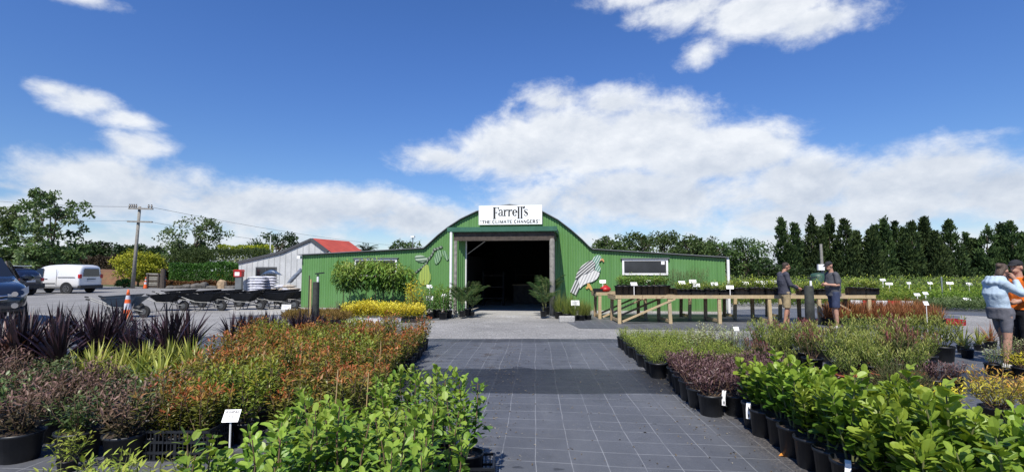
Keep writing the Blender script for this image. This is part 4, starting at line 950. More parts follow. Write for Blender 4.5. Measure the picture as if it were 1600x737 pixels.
def body_loft(secs, n=28):
    """secs: x, half width, bottom, belt, top, half width at the top"""
    mb = MB(); rings = []
    for (x, w, zb_, zm, zt, wt) in secs:
        pr = [(w * .90, zb_), (w * .98, zb_ + (zm - zb_) * .25), (w, zb_ + (zm - zb_) * .6), (w * .985, zm), (w + (wt - w) * .55, zm + (zt - zm) * .5), (wt * 1.0, zm + (zt - zm) * .86), (wt * .86, zt - (zt - zm) * .02), (wt * .45, zt)]
        rings.append([Vector((x, a, b)) for a, b in pr] + [Vector((x, -a, b)) for a, b in reversed(pr)])
    mb.rings(rings); return mb
def smooth_build(mb, name, m, parent, sub=1):
    o = mb.build(name, m, parent, smooth=True)
    if sub: s = o.modifiers.new('subsurf', 'SUBSURF'); s.levels = sub; s.render_levels = sub
    return o
# white delivery van, seen from behind and its left side (faces -x)
vl = at(122, 34.6); van = thing('delivery_van', 'white panel van parked beyond the dark wagon', 'van', (vl.x, vl.y + .95, 0), math.pi)
van.scale = (1.1, 1.1, 1.1)
secs = [(0.0, .80, .34, .98, 1.55, .62), (.03, .87, .30, 1.0, 1.72, .70), (.25, .90, .28, 1.0, 1.80, .74), (1.2, .905, .28, 1.0, 1.84, .76), (2.3, .905, .28, 1.0, 1.80, .74), (2.75, .90, .28, 1.0, 1.66, .68), (3.25, .89, .28, .98, 1.28, .66), (3.5, .88, .28, .92, 1.06, .68), (4.1, .83, .28, .78, .86, .62), (4.38, .70, .30, .62, .70, .5), (4.42, .62, .34, .55, .62, .46)]
smooth_build(body_loft(secs), 'body', M['paint_white'], van, 1)
mb = MB(); mb.poly([(2.30, .905, 1.04), (3.14, .895, 1.04), (3.10, .885, 1.14), (2.72, .80, 1.54), (2.36, .80, 1.58)]); o = mb.build('side_window', M['glass'], van); so = o.modifiers.new('solid', 'SOLIDIFY'); so.thickness = .03
mb = MB(); mb.box((1.42, .9, .5), (1.435, .912, 1.5)); mb.build('panel_gap', M['trim'], van)
mb2 = MB(); mb2.poly([(-.012, -.6, 1.06), (-.012, .6, 1.06), (.005, .52, 1.55), (.005, -.52, 1.55)]); mb2.v = [(x - .02, y, z) for x, y, z in mb2.v]; mb2.build('rear_window', M['glass'], van)
for y in (-.77, .77):
    mb = MB(); mb.box((-.03, y - .085, .95), (.1, y + .085, 1.2)); bevel(mb.build('tail_light', M['tail_red'], van), .02)
mb = MB(); mb.box((-.10, -.84, .30), (.12, .84, .52)); bevel(mb.build('bumper', M['trim'], van), .05, 3)
mb = MB(); mb.box((-.035, -.26, .74), (-.02, .26, .86)); mb.build('number_plate', M['plate'], van)
mb = MB(); mb.box((-.045, -.3, .88), (-.015, .3, .92)); mb.build('handle_strip', M['trim'], van)
mb = MB(); mb.box((.25, .90, 1.0), (1.35, .915, 1.03)); mb.build('slide_rail', M['trim'], van)
mb = MB(); mb.box((1.5, .90, .62), (3.6, .92, .66)); mb.build('rub_strip', M['trim'], van)
for x in (2.1, 2.55):
    mb = MB(); mb.box((x - .09, .895, .9), (x + .09, .925, .93)); mb.build('handle', M['trim'], van)
mb = MB(); mb.rings([[(x_ + .40 * math.cos(a), .895 + o, .31 + .40 * math.sin(a)) for a in [math.pi * j / 16 for j in range(17)]] for x_, o in ((.78, 0), (.78, .012))], False); 
for x in (.78, 3.55):
    ar = MB(); ar.lathe([(.39, -.012), (.39, .012)], 24, cap=True); o = ar.build('wheel_arch', M['trim'], van); o.location = (x, .892, .33); o.rotation_euler[0] = math.pi / 2
    for s in (1, -1): wheel(van, x, s * .80, .315, .2, s)
# dark wagon in front of the van
wl = at(24, 31.2); wag = thing('station_wagon', 'dark blue wagon with a pale roof parked before the white van', 'car', (wl.x, wl.y + .9, 0), math.pi)
wag.scale = (1.08,) * 3
secs = [(0, .72, .42, .85, 1.2, .56), (.05, .84, .36, .9, 1.30, .62), (.5, .89, .3, .95, 1.64, .64), (1.3, .9, .28, .96, 1.72, .66), (2.3, .9, .28, .96, 1.68, .66), (3.1, .9, .28, .95, 1.12, .7), (4.0, .86, .28, .86, .98, .66), (4.45, .7, .34, .62, .72, .5)]
smooth_build(body_loft(secs), 'body', M['paint_navy'], wag, 1)
mb = MB(); mb.poly([(.03, -.62, 1.0), (.03, .62, 1.0), (.42, .54, 1.52), (.42, -.54, 1.52)]); mb.v = [(x - .05, y, z + .02) for x, y, z in mb.v]; mb.build('rear_window', M['glass'], wag)
mb = MB(); mb.prism([(.55, 1.0), (2.6, 1.0), (2.25, 1.5), (.75, 1.5)], .80, .82); mb.build('side_window', M['glass'], wag)
mb = MB(); mb.box((.6, -.6, 1.70), (2.3, .6, 1.745)); bevel(mb.build('roof', M['paint_white'], wag), .02)
mb = MB(); mb.box((-.08, -.82, .42), (.1, .82, .66)); bevel(mb.build('bumper', M['trim'], wag), .04)
mb = MB(); mb.box((-.02, -.26, .78), (.0, .26, .9)); mb.build('number_plate', M['plate'], wag)
for y in (-.72, .72):
    mb = MB(); mb.box((-.0, y - .1, .82), (.12, y + .1, 1.02)); bevel(mb.build('tail_light', M['tail_red'], wag), .02)
for x in (.85, 3.6):
    for s in (1, -1): wheel(wag, x, s * .82, .33, .2, s)
# near black utility vehicle, only the end of its nose is in the picture
ul = at(-26, 13.9); heading = math.atan2(-ul.y, -ul.x) + R(6)
ute = thing('utility_vehicle', 'black utility vehicle nosing in at the picture edge behind the dark flax', 'car', at(-46, 13.9), heading); ute.scale = (1.12,) * 3
secs = [(-3.6, .9, .45, 1.05, 1.7, .7), (-2.6, .94, .42, 1.08, 1.80, .72), (-1.6, .95, .42, 1.1, 1.78, .72), (-.75, .95, .42, 1.1, 1.22, .80), (-.3, .95, .42, 1.06, 1.16, .8), (.35, .94, .42, .98, 1.08, .78), (.62, .88, .42, .86, .98, .72), (.74, .78, .44, .72, .84, .62), (.78, .66, .48, .62, .72, .5)]
smooth_build(body_loft(secs), 'body', M['paint_black'], ute, 2)
def on_front(name, pts, m, x, th=.03, bw=.01):
    mb = MB(); mb.v = []; b = len(pts); mb.prism(pts, 0, th); mb.v = [(x - yy + .0, xx, zz) for xx, yy, zz in mb.v]; o = mb.build(name, m, ute); return o
for s in (1, -1):
    mb = MB(); pr = [(.60, .46, .86), (.52, .72, .90), (.36, .88, .98), (.50, .87, .82), (.66, .74, .72), (.71, .48, .74)]
    mb.poly([(x + .06, s * (y + .035), z + .005) for x, y, z in pr]); o = mb.build('headlight', M['lamp_clear'], ute); so = o.modifiers.new('solid', 'SOLIDIFY'); so.thickness = .06; so.offset = 0
    lens = MB(); lens.tube([(.66, s * .66, .83), (.80, s * .63, .82)], [.055, .06], 14); lens.build('lamp_unit', M['chrome'], o)
    mb = MB(); mb.tube([(.60, s * .68, .545), (.80, s * .64, .54)], [.06, .065], 16); f = mb.build('fog_light', M['chrome'], ute)
    mb = MB(); mb.lathe([(.06, 0), (.10, .05), (.10, .10), (.05, .14)], 12); o = mb.build('mirror', M['paint_black'], ute); o.location = (-.85, s * 1.08, 1.12); o.scale = (.9, 1.3, 1.2)
mb = MB(); mb.box((.70, -.44, .66), (.80, .44, .80)); bevel(mb.build('grille', M['trim'], ute), .02)
for z in (.69, .775):
    mb = MB(); mb.tube([(.70, -.62, z + .02), (.80, -.40, z), (.82, 0, z), (.80, .40, z), (.70, .62, z + .02)], .018, 8); mb.build('grille_bar', M['chrome'], ute)
mb = MB(); mb.poly([(-1.5, -.62, 1.70), (-1.5, .62, 1.70), (-.72, .78, 1.20), (-.72, -.78, 1.20)]); mb.v = [(x + .05, y, z + .045) for x, y, z in mb.v]; mb.build('windscreen', M['glass'], ute)
for s in (1, -1):
    mb = MB(); mb.poly([(-.85, s * .955, 1.16), (-2.5, s * .955, 1.16), (-2.4, s * .80, 1.66), (-1.5, s * .80, 1.66)]); mb.build('side_window', M['glass'], ute)
mb = MB(); mb.box((.2, -.85, .38), (.72, .85, .5)); bevel(mb.build('bumper', M['trim'], ute), .05)
mb = MB(); mb.box((.80, -.26, .5), (.815, .26, .62)); mb.build('number_plate', M['plate'], ute)
for x in (-.2, -3.0):
    for s in (1, -1): wheel(ute, x, s * .84, .38, .24, s)

# ================================================================== wheelbarrows
M['tray_blue'] = mat('blue-grey tray', (.03, .06, .10), .35, var=.25, vscale=4); M['tray_black'] = mat('black tray', (.008, .010, .014), .65, spec=.25, var=.25, vscale=4)
M['barrow_tube'] = mat('painted barrow tube', (.10, .105, .11), .45, .3, var=.3)
def barrow(loc, rz, label, m):
    t = thing('wheelbarrow', label, 'wheelbarrow', loc, rz, 'wheelbarrows waiting in a row')
    # wheel towards +x, handles towards -x
    def ring(x0, x1, w0, w1, z0, z1, ins): return [Vector((x0 + ins, -w0 + ins, z0)), Vector((x1 - ins, -w1 + ins, z1)), Vector((x1 - ins, w1 - ins, z1)), Vector((x0 + ins, w0 - ins, z0))]
    mb = MB(); mb.rings([ring(-.28, .22, .2, .17, .34, .36, 0), ring(-.58, .58, .36, .33, .62, .70, 0), ring(-.60, .60, .38, .35, .63, .71, 0), ring(-.58, .58, .36, .33, .635, .71, .012), ring(-.28, .22, .2, .17, .352, .372, .012)], True)
    bevel(mb.build('tray', m, t), .012)
    for s in (-1, 1):
        mb = MB(); mb.tube([(.62, s * .06, .2), (.2, s * .17, .32), (-.3, s * .26, .36), (-.95, s * .31, .60), (-1.08, s * .31, .62)], .016, 7); h_ = mb.build('handle', M['barrow_tube'], t)
        g = MB(); g.tube([(-.97, s * .31, .605), (-1.10, s * .31, .622)], .024, 8); g.build('grip', M['rubber'], h_)
        mb = MB(); mb.tube([(.05, s * .2, .34), (-.12, s * .23, .02), (-.26, s * .23, .02), (-.36, s * .26, .36)], .015, 6); mb.build('leg', M['black_plastic'], t)
    w = MB(); n = 20; prof = [(.11, -.045), (.18, -.05), (.2, -.02), (.2, .02), (.18, .05), (.11, .045)]
    w.rings([[(.62 + q * math.cos(2 * math.pi * j / n), o, .2 + q * math.sin(2 * math.pi * j / n)) for j in range(n)] for q, o in prof]); wo = w.build('wheel', M['rubber'], t)
    hb = MB(); hb.rings([[(.62 + q * math.cos(2 * math.pi * j / n), o, .2 + q * math.sin(2 * math.pi * j / n)) for j in range(n)] for q, o in ((.10, -.055), (.03, -.06), (.03, .06), (.10, .055))]); hb.build('rim', M['barrow_tube'], wo)
    return t
b0 = barrow(at(196, 17.0), R(2), 'blue wheelbarrow at the open end of the row, behind the tall traffic cone', M['tray_blue'])
barrow(at(190, 18.6), R(4), 'blue wheelbarrow just behind the one with the traffic cone', M['tray_blue'])
bk = barrow(at(262, 19.8), R(2), 'dark wheelbarrow next after the blue pair', M['tray_black'])
for px, d, rz, lb in ((292, 21.5, 5, 'dark wheelbarrow tucked behind the first dark one'), (322, 19.9, 0, 'dark wheelbarrow in the middle of the near row'), (350, 21.6, 8, 'dark wheelbarrow behind the middle of the near row'), (320, 23.0, 3, 'dark wheelbarrow in the rear rank, past the blue pair'), (384, 20.2, -4, 'black wheelbarrow with a pale handle just before the concrete patch'), (388, 22.6, 6, 'dark wheelbarrow in the rear rank before the sacks'), (355, 23.4, 2, 'dark wheelbarrow in the rear rank, second past the blue pair'), (282, 23.4, 5, 'dark wheelbarrow in the rear rank at the blue end'), (412, 23.8, 4, 'dark wheelbarrow in the rear rank beside the tall stack'), (420, 21.6, 4, 'dark wheelbarrow before the tall stack of sacks'), (436, 20.6, 2, 'dark wheelbarrow at the shed end of the near row'), (458, 22.0, -3, 'dark wheelbarrow half hidden by the corner of the green shed'), (446, 23.6, 6, 'dark wheelbarrow in the rear rank before the untidy sacks')):
    copy_tree(bk, at(px, d), R(rz), lb)
# ================================================================== potted plants
LM['gris'] = leafmat('glossy hedge leaf', (.026, .085, .014), (.12, .235, .030), tip=(.26, .37, .05), rough=.42, trans=.28, spec=.4)
LM['gris_big'] = leafmat('broad glossy leaf', (.035, .095, .012), (.15, .25, .028), tip=(.29, .39, .05), rough=.42, trans=.36, spec=.4)
LM['orange'] = leafmat('coppery leaf', (.055, .085, .013), (.21, .20, .03), tip=(.40, .115, .035), rough=.45, trans=.3, spec=.45)
LM['greencopper'] = leafmat('yellow-green new leaf', (.05, .09, .013), (.22, .27, .03), tip=(.42, .30, .04), rough=.45, trans=.3, spec=.45)
LM['burgundy'] = leafmat('burgundy leaf', (.024, .013, .015), (.075, .034, .036), tip=(.17, .095, .095), rough=.45, trans=.15, spec=.4, rnd=.3)
LM['hebe'] = leafmat('dark bronze leaf', (.028, .034, .011), (.095, .062, .038), tip=(.21, .12, .10), rough=.5, trans=.15, spec=.3, rnd=.5)
LM['hebe_green'] = leafmat('dark green shrub leaf', (.022, .05, .014), (.07, .12, .03), tip=(.16, .19, .06), rough=.42, trans=.2, spec=.5, rnd=.4)
LM['olive'] = leafmat('fine olive leaf', (.055, .10, .016), (.22, .30, .045), tip=(.34, .36, .07), rough=.5, trans=.25)
LM['upright'] = leafmat('narrow olive leaf', (.035, .075, .016), (.19, .25, .045), tip=(.34, .34, .09), rough=.45, trans=.25)
LM['redtip'] = leafmat('narrow red-tipped leaf', (.03, .05, .018), (.12, .13, .04), tip=(.20, .06, .06), rough=.45, trans=.2)
LM['varieg'] = leafmat('cream variegated leaf', (.06, .12, .03), (.25, .33, .13), tip=(.50, .52, .30), rough=.45, trans=.25)
LM['yellow'] = leafmat('yellow leaf', (.20, .22, .02), (.60, .52, .035), tip=(.78, .68, .09), rough=.45, trans=.3)
LM['nandina'] = leafmat('gold and orange leaf', (.18, .19, .03), (.52, .44, .06), tip=(.58, .27, .08), rough=.45, trans=.3)
LM['conifer'] = leafmat('mossy conifer', (.05, .07, .028), (.12, .13, .05), tip=(.16, .11, .06), rough=.75, trans=.1, spec=.2)
LM['flax'] = leafmat('dark purple flax', (.010, .006, .009), (.028, .014, .020), tip=(.07, .038, .044), rough=.36, trans=.06, spec=.55, rnd=.4)
LM['flax_brown'] = leafmat('bronze flax', (.04, .018, .017), (.12, .05, .042), tip=(.22, .12, .10), rough=.4, trans=.1, spec=.5)
LM['strap_gold'] = leafmat('gold striped strap leaf', (.11, .15, .02), (.30, .33, .055), tip=(.50, .48, .12), rough=.4, trans=.25)
LM['rust'] = leafmat('rusty sedge', (.12, .045, .015), (.33, .125, .045), tip=(.42, .22, .10), rough=.6, trans=.2)
LM['grassy'] = leafmat('green reed', (.06, .10, .02), (.19, .24, .045), tip=(.30, .30, .08), rough=.5, trans=.25)
LM['tan'] = leafmat('tan groundcover', (.12, .085, .02), (.28, .18, .045), rough=.6, trans=.2)
LM['twiggy'] = leafmat('dark twiggy leaf', (.03, .026, .018), (.09, .06, .045), rough=.5, trans=.1)
LM['palm'] = leafmat('palm frond', (.02, .06, .018), (.10, .17, .05), tip=(.24, .29, .11), rough=.35, trans=.2)
LM['std'] = leafmat('drooping glossy leaf', (.03, .085, .016), (.17, .29, .04), tip=(.36, .44, .11), rough=.45, trans=.3)
LM['field'] = leafmat('fresh green nursery leaf', (.05, .11, .015), (.19, .28, .035), tip=(.33, .37, .06), rough=.5, trans=.25)
LM['field_grey'] = leafmat('grey-green nursery leaf', (.05, .09, .03), (.16, .21, .08), rough=.5, trans=.25)
UP = Vector((0, 0, 1))
def shrub(rng, h, r, nst, nl, L, W, z0=.2, bare=.12, full=False, ob=.55, tilt=(10, 60), tint=(.15, .8), br=.05, droop=.12, jit=.25, tiptint=0.0, stemr=.004, fold=.14, rm=.55, tipat=.5):
    fo, st = MB(), MB()
    for k in range(nst):
        az = k * 2.39996 + rng.uniform(-.4, .4); lean = r * math.sqrt((k + .35) / nst)
        hh = h * rng.uniform(.78, 1.0) * (1 - .12 * lean / max(r, .01)); a = Vector((math.cos(az) * lean * .22, math.sin(az) * lean * .22, z0))
        b = Vector((math.cos(az) * lean, math.sin(az) * lean, hh)); bend = Vector((rng.uniform(-1, 1), rng.uniform(-1, 1), 0)) * .03
        pt = lambda t: a.lerp(b, t) + bend * math.sin(t * math.pi) + Vector((math.cos(az), math.sin(az), 0)) * lean * .12 * math.sin(t * math.pi)
        st.tube([pt(0), pt(.35), pt(.7), pt(1)], [stemr * 1.5, stemr * 1.2, stemr, stemr * .6], 5, cap=False)
        n = max(3, int(nl / nst))
        for i in range(n):
            t = bare + (1 - bare) * (i + rng.random()) / n
            q = i * 2.39996 + rng.uniform(-.5, .5); out = Vector((math.cos(q), math.sin(q), 0)); e = R(rng.uniform(*tilt) + 22 * max(0, t - .8) * 4)
            p = pt(t) + out * rng.uniform(0, br) * (1.15 - t * .6) + Vector((0, 0, rng.uniform(-.01, .01)))
            d = (out * math.cos(e) + UP * math.sin(e) + rdir(rng) * jit).normalized()
            l = L * rng.uniform(.65, 1.2) * (1 - .25 * max(0, t - .75) * 3)
            tn = tint[0] + (tint[1] - tint[0]) * ((1 - rm) * t + rm * rng.random()) + (tiptint * max(0, t - tipat) / (1 - tipat) * rng.uniform(.4, 1.2))
            fo.leaf(p, d, (UP + rdir(rng) * .4).normalized(), l, W * l / L * rng.uniform(.85, 1.15), fold * rng.uniform(.2, 1.4), droop * rng.uniform(0, 1.8), min(1, max(0, tn)), full, ob)
    return fo, st
def strappy(rng, h, n, W, z0=.15, spread=.6, arch=.9, tint=(.1, .9), seg=5, r0=.05):
    fo = MB()
    for i in range(n):
        az = rng.uniform(0, 6.283); k = rng.random(); rr = r0 * rng.random()
        fo.strap((math.cos(az) * rr, math.sin(az) * rr, z0), az + rng.uniform(-.3, .3), (h - z0) * rng.uniform(.7, 1.15), W * rng.uniform(.7, 1.2), spread * k, arch * k * rng.uniform(.6, 1.3), rng.uniform(*tint), seg, rng.uniform(-.5, .5))
    return fo, None
def needle_ball(rng, r, n, L, W, z0=.15, stretch=1.2):
    fo = MB()
    for i in range(n):
        v = rdir(rng, .3); v.z = abs(v.z) if rng.random() < .85 else v.z * .5
        k = rng.uniform(.45, 1.0) * (1 + .18 * mnoise.noise(v * 3)); p = Vector((v.x * r * k, v.y * r * k, z0 + max(0, v.z) * r * k * stretch + .03))
        fo.leaf(p, (v + UP * .7 + rdir(rng) * .4).normalized(), rdir(rng), L * rng.uniform(.7, 1.3), W, .1, .1, rng.uniform(.05, .95))
    return fo, None
POTS = {}
def pot_mesh(r, h, m='black_plastic', key=None):
    k = (round(r, 3), round(h, 3), m)
    if k not in POTS:
        mb = MB(); mb.lathe([(r * .78, 0), (r * .80, .004), (r * .96, h * .90), (r * 1.03, h * .905), (r * 1.04, h), (r * .98, h), (r * .94, h * .86)], 20)
        so = MB(); so.lathe([(r * .93, h * .80), (r * .93, h * .885), (r * .45, h * .92), (.004, h * .905)], 14)
        so.v = [(x, y, z + .008 * mnoise.noise(Vector((x, y, z)) * 40)) for x, y, z in so.v]
        POTS[k] = (mb.mesh('pot', M[m], True), so.mesh('soil', M['soil'], True))
    return POTS[k]
KIND = {}
def kind(key, name, gen, leafm, pot=(.10, .2), potm='black_plastic', nv=4, stemm='stem_brown', seed=0):
    vs = []
    for i in range(nv):
        fo, st = gen(random.Random(seed * 100 + i))
        vs.append((fo.mesh('foliage', leafm, tint=True), st.mesh('stem', M[stemm], True) if st and st.v else None))
    KIND[key] = (name, vs, pot_mesh(pot[0], pot[1], potm) if pot else None)
prng = random.Random(77)
def plant(key, loc, label, group=None, s=1.0, cat='potted plant', v=None, rz=None, tagged=False, zs=1.0):
    name, vs, pots = KIND[key]
    t = thing(name, label, cat, loc, prng.uniform(0, 6.28) if rz is None else rz, group); t.scale = (s, s, s * zs)
    fo, st = vs[prng.randrange(len(vs)) if v is None else v % len(vs)]
    if pots: link('pot', pots[0], t); link('soil', pots[1], t)
    link('foliage', fo, t)
    if st: link('stem', st, t)
    return t
ORD = 'first second third fourth fifth sixth seventh eighth ninth tenth eleventh twelfth thirteenth fourteenth fifteenth sixteenth seventeenth eighteenth nineteenth twentieth'.split()
jit = lambda a: prng.uniform(-a, a)
kind('gris', 'hedge_shrub', lambda g: shrub(g, .78 * g.uniform(.82, 1.12), .15, g.choice((2, 3, 3)), 165, .058, .037, .17, .2, True, .62, (-15, 70), (.1, .85), .06, .12, .35, .45), LM['gris'], (.085, .17), nv=9, seed=1)
kind('grisb', 'broadleaf_shrub', lambda g: shrub(g, .84 * g.uniform(.85, 1.1), .16, g.choice((2, 3, 3)), 150, .084, .060, .24, .1, True, .68, (5, 75), (.0, .9), .05, .12, .35, .5, .006), LM['gris_big'], (.125, .25), nv=9, stemm='stem_green', seed=2)
kind('orange', 'coppery_shrub', lambda g: shrub(g, .66 * g.uniform(.85, 1.1), .17, g.choice((4, 5, 6)), 270, .060, .023, .16, .12, True, .45, (0, 60), (.05, g.uniform(.5, .72)), .065, .15, .35, g.uniform(.2, .8), .003, .14, .35, .62), LM['orange'], (.1, .18), nv=8, seed=3)
kind('orangeg', 'coppery_shrub', lambda g: shrub(g, .66 * g.uniform(.85, 1.12), .17, 5, 270, .060, .025, .16, .1, True, .45, (0, 60), (.1, .8), .065, .15, .4, g.uniform(0, .15), .003), LM['greencopper'], (.1, .18), nv=5, seed=63)
kind('burg', 'burgundy_shrub', lambda g: shrub(g, .50, .21, 10, 330, .055, .016, .19, .2, False, .5, (10, 65), (.05, .8), .06, .08, .35, .5, .003), LM['burgundy'], (.135, .23), nv=4, seed=4)
kind('hebe', 'bronze_shrub', lambda g: shrub(g, .72, .29, 15, 640, .062, .020, .26, .03, True, .5, (-25, 60), (.0, .75), .11, .1, .4, .5, .004), LM['hebe'], (.18, .27), nv=4, seed=5)
kind('hebeg', 'bronze_shrub', lambda g: shrub(g, .66, .28, 14, 560, .06, .022, .26, .03, True, .5, (-25, 60), (.05, .95), .08, .1, .4, .2, .004), LM['hebe_green'], (.18, .27), nv=3, seed=55)
kind('olive', 'olive_shrub', lambda g: shrub(g, .46, .17, 14, 460, .032, .009, .17, .2, False, .5, (15, 70), (.1, .85), .045, .05, .4, .3, .002), LM['olive'], (.125, .22), nv=5, stemm='stem_green', seed=6)
kind('upright', 'upright_shrub', lambda g: shrub(g, .70, .27, 16, 620, .07, .013, .2, .2, False, .5, (25, 75), (.05, .8), .05, .05, .3, .4, .003), LM['upright'], (.14, .22), nv=5, stemm='stem_green', seed=7)
kind('uprightt', 'upright_shrub', lambda g: shrub(g, .62, .2, 12, 420, .065, .014, .2, .2, False, .5, (25, 75), (.05, .8), .05, .05, .3, .4, .003), LM['upright'], (.13, .22), 'terracotta', nv=3, stemm='stem_green', seed=17)
kind('redtip', 'red_tipped_shrub', lambda g: shrub(g, .70, .2, 13, 460, .075, .014, .2, .2, False, .5, (35, 80), (.05, .75), .04, .03, .25, .8, .003), LM['redtip'], (.14, .22), nv=4, seed=8)
kind('varieg', 'variegated_shrub', lambda g: shrub(g, .62, .2, 12, 380, .036, .018, .2, .15, False, .5, (0, 60), (.1, .9), .06, .1, .4, .3, .003), LM['varieg'], (.13, .22), nv=3, seed=9)
kind('yellow', 'yellow_shrub', lambda g: shrub(g, .40, .17, 9, 200, .07, .032, .06, .1, False, .5, (0, 55), (.1, .9), .06, .1, .4, .3, .003), LM['yellow'], None, nv=4, stemm='stem_green', seed=10)
kind('nandina', 'golden_shrub', lambda g: shrub(g, .52, .30, 20, 800, .055, .013, .16, .15, False, .5, (0, 55), (.05, .7), .07, .1, .4, .5, .003), LM['nandina'], (.13, .16), nv=3, seed=11)
kind('nandyel', 'golden_shrub', lambda g: shrub(g, .36, .17, 12, 300, .05, .013, .14, .15, False, .5, (0, 55), (.1, .9), .06, .1, .4, .2, .003), LM['yellow'], (.11, .14), nv=2, seed=12)
kind('conifer', 'dwarf_conifer', lambda g: needle_ball(g, .26, 1500, .05, .008, .16, 1.15), LM['conifer'], (.14, .18), nv=2, seed=13)
kind('flax', 'purple_flax', lambda g: strappy(g, 1.02, 62, .055, .16, .95, .85, (.0, .95), 5, .07), LM['flax'], (.13, .2), nv=5, seed=14)
kind('flaxb', 'bronze_flax', lambda g: strappy(g, .85, 40, .04, .16, .9, 1.2, (.0, .95), 5, .07), LM['flax_brown'], (.13, .2), nv=3, seed=15)
kind('strap', 'striped_flax', lambda g: strappy(g, .62, 30, .035, .14, .8, 1.3, (.05, .95), 5, .05), LM['strap_gold'], (.11, .17), nv=4, seed=16)
kind('rust', 'rust_sedge', lambda g: strappy(g, .50, 80, .012, .12, 1.0, 1.4, (.0, .95), 4, .06), LM['rust'], (.1, .15), nv=4, seed=18)
kind('reed', 'green_reed', lambda g: strappy(g, .78, 170, .009, .12, .6, .6, (.0, .95), 4, .10), LM['grassy'], (.14, .2), nv=3, seed=19)
kind('twiggy', 'dark_twiggy_plant', lambda g: shrub(g, .56, .12, 7, 120, .03, .008, .16, .1, False, .5, (20, 70), (.1, .9), .03, .05, .4, 0, .003), LM['twiggy'], (.1, .17), nv=3, seed=20)
kind('fine', 'fine_leaved_plant', lambda g: shrub(g, .62, .14, 10, 240, .05, .008, .12, .1, False, .5, (20, 75), (.1, .95), .05, .05, .4, .2, .002), LM['field_grey'], (.09, .13), nv=3, stemm='stem_green', seed=21)
kind('bench', 'leafy_pot_plant', lambda g: shrub(g, .62, .15, 7, 170, .06, .032, .26, .1, False, .55, (0, 60), (.05, .9), .06, .12, .4, .3, .003), LM['gris'], (.15, .27), nv=4, seed=22)
kind('tray', 'seedling', lambda g: shrub(g, .17, .06, 6, 60, .035, .012, .05, .1, False, .55, (10, 70), (.1, .95), .03, .12, .4, .3, .002), LM['field'], (.05, .075), nv=4, stemm='stem_green', seed=23)
kind('lemon', 'lemon_leaved_shrub', lambda g: shrub(g, .50, .2, 10, 150, .075, .022, .13, .15, True, .45, (0, 50), (.4, 1), .07, .15, .4, .2, .003), LM['field'], (.1, .14), nv=4, stemm='stem_green', seed=24)

# ---- left block: hedge shrubs in crates by the path, coppery shrubs behind them
G = 'green hedge shrubs by the path'
for i in range(10):
    for j in range(6):
        x, d = -.58 - j * .225 + jit(.04), 1.95 + i * .255 + jit(.04)
        if d > 4.0 and x < -1.35: continue
        edge = j == 0
        h = .98 + jit(.14)
        if edge and d > 3.1: continue
        if edge: plant('gris', XZ(x, d), f'green hedge shrub on the path edge of the block, {ORD[i]} from the camera end', G, h)
        else: plant('gris', XZ(x, d), 'green hedge shrub packed inside the block, with no free side', G, h)
# the one on its own in the black tray at the path
def crate(name, loc, rz, L, W, Hh, label, rows=3, m='black_plastic', posts=9):
    t = thing(name, label, 'crate', loc, rz)
    w = .012
    mb = MB(); mb.box((-L / 2, -W / 2, 0), (L / 2, W / 2, .012)); mb.build('floor', M[m], t)
    for (x0, y0, x1, y1) in ((-L / 2, -W / 2, L / 2, -W / 2), (-L / 2, W / 2, L / 2, W / 2), (-L / 2, -W / 2, -L / 2, W / 2), (L / 2, -W / 2, L / 2, W / 2)):
        sd = MB(); a, b = Vector((x0, y0, 0)), Vector((x1, y1, 0))
        for k in range(rows + 1):
            z = Hh * k / rows + (.012 if k == 0 else -.006); sd.bar(a + Vector((0, 0, z)), b + Vector((0, 0, z)), .014, .02)
        n = max(3, int((b - a).length / .032))
        for k in range(n + 1):
            p = a + (b - a) * k / n; sd.bar(p + Vector((0, 0, .02)), p + Vector((0, 0, Hh)), .008 if k % 5 else .022, .007)
        sd.build('side', M[m], t)
    return t
def tray(loc, rz, L, W, Hh, label, m, group=None):
    t = MB(); i = .015
    o = [[(-L / 2 + q, -W / 2 + q, z), (L / 2 - q, -W / 2 + q, z), (L / 2 - q, W / 2 - q, z), (-L / 2 + q, W / 2 - q, z)] for q, z in ((.02, 0), (0, Hh), (-.008, Hh), (-.008, Hh + .008), (i, Hh + .008), (.03, .012))]
    t.rings(o); return tag(t.build('plant_tray', m, loc=loc, rz=rz), label, 'tray', group)
tp_ = XZ(-.53, 3.85)
crate('plant_crate', tp_, .06, .42, .30, .15, 'low black ventilated crate at the path corner holding one tall hedge shrub', 2)
plant('gris', tp_ + Vector((.03, -.02, .014)), 'tall bare-legged hedge shrub alone in the low black crate by the path', G, 1.22, v=2)
plant('gris', tp_ + Vector((-.13, .03, .014)), 'second hedge shrub at the back of the low black crate by the path', G, 1.02, v=3)
crate('plant_crate', XZ(-3.05, 4.42), .04, .60, .40, .25, 'black slatted crate of coppery shrubs with its long side showing')
okind = lambda x, d: 'orangeg' if mnoise.noise(Vector((x * .8, d * .7, 3.3))) + prng.uniform(-.35, .35) + (.3 if d < 5.8 and x < -2.5 else -.2) > .1 else 'orange'
G = 'coppery-leaved shrubs'
for i in range(3):
    for j in range(2): plant('orange', XZ(-3.25 + i * .2, 4.32 + j * .2, .014), f'coppery shrub standing in the black slatted crate, {"near" if j == 0 else "rear"} side, {["end away from the path", "middle", "path end"][i]}', G, 1.0 + jit(.08))
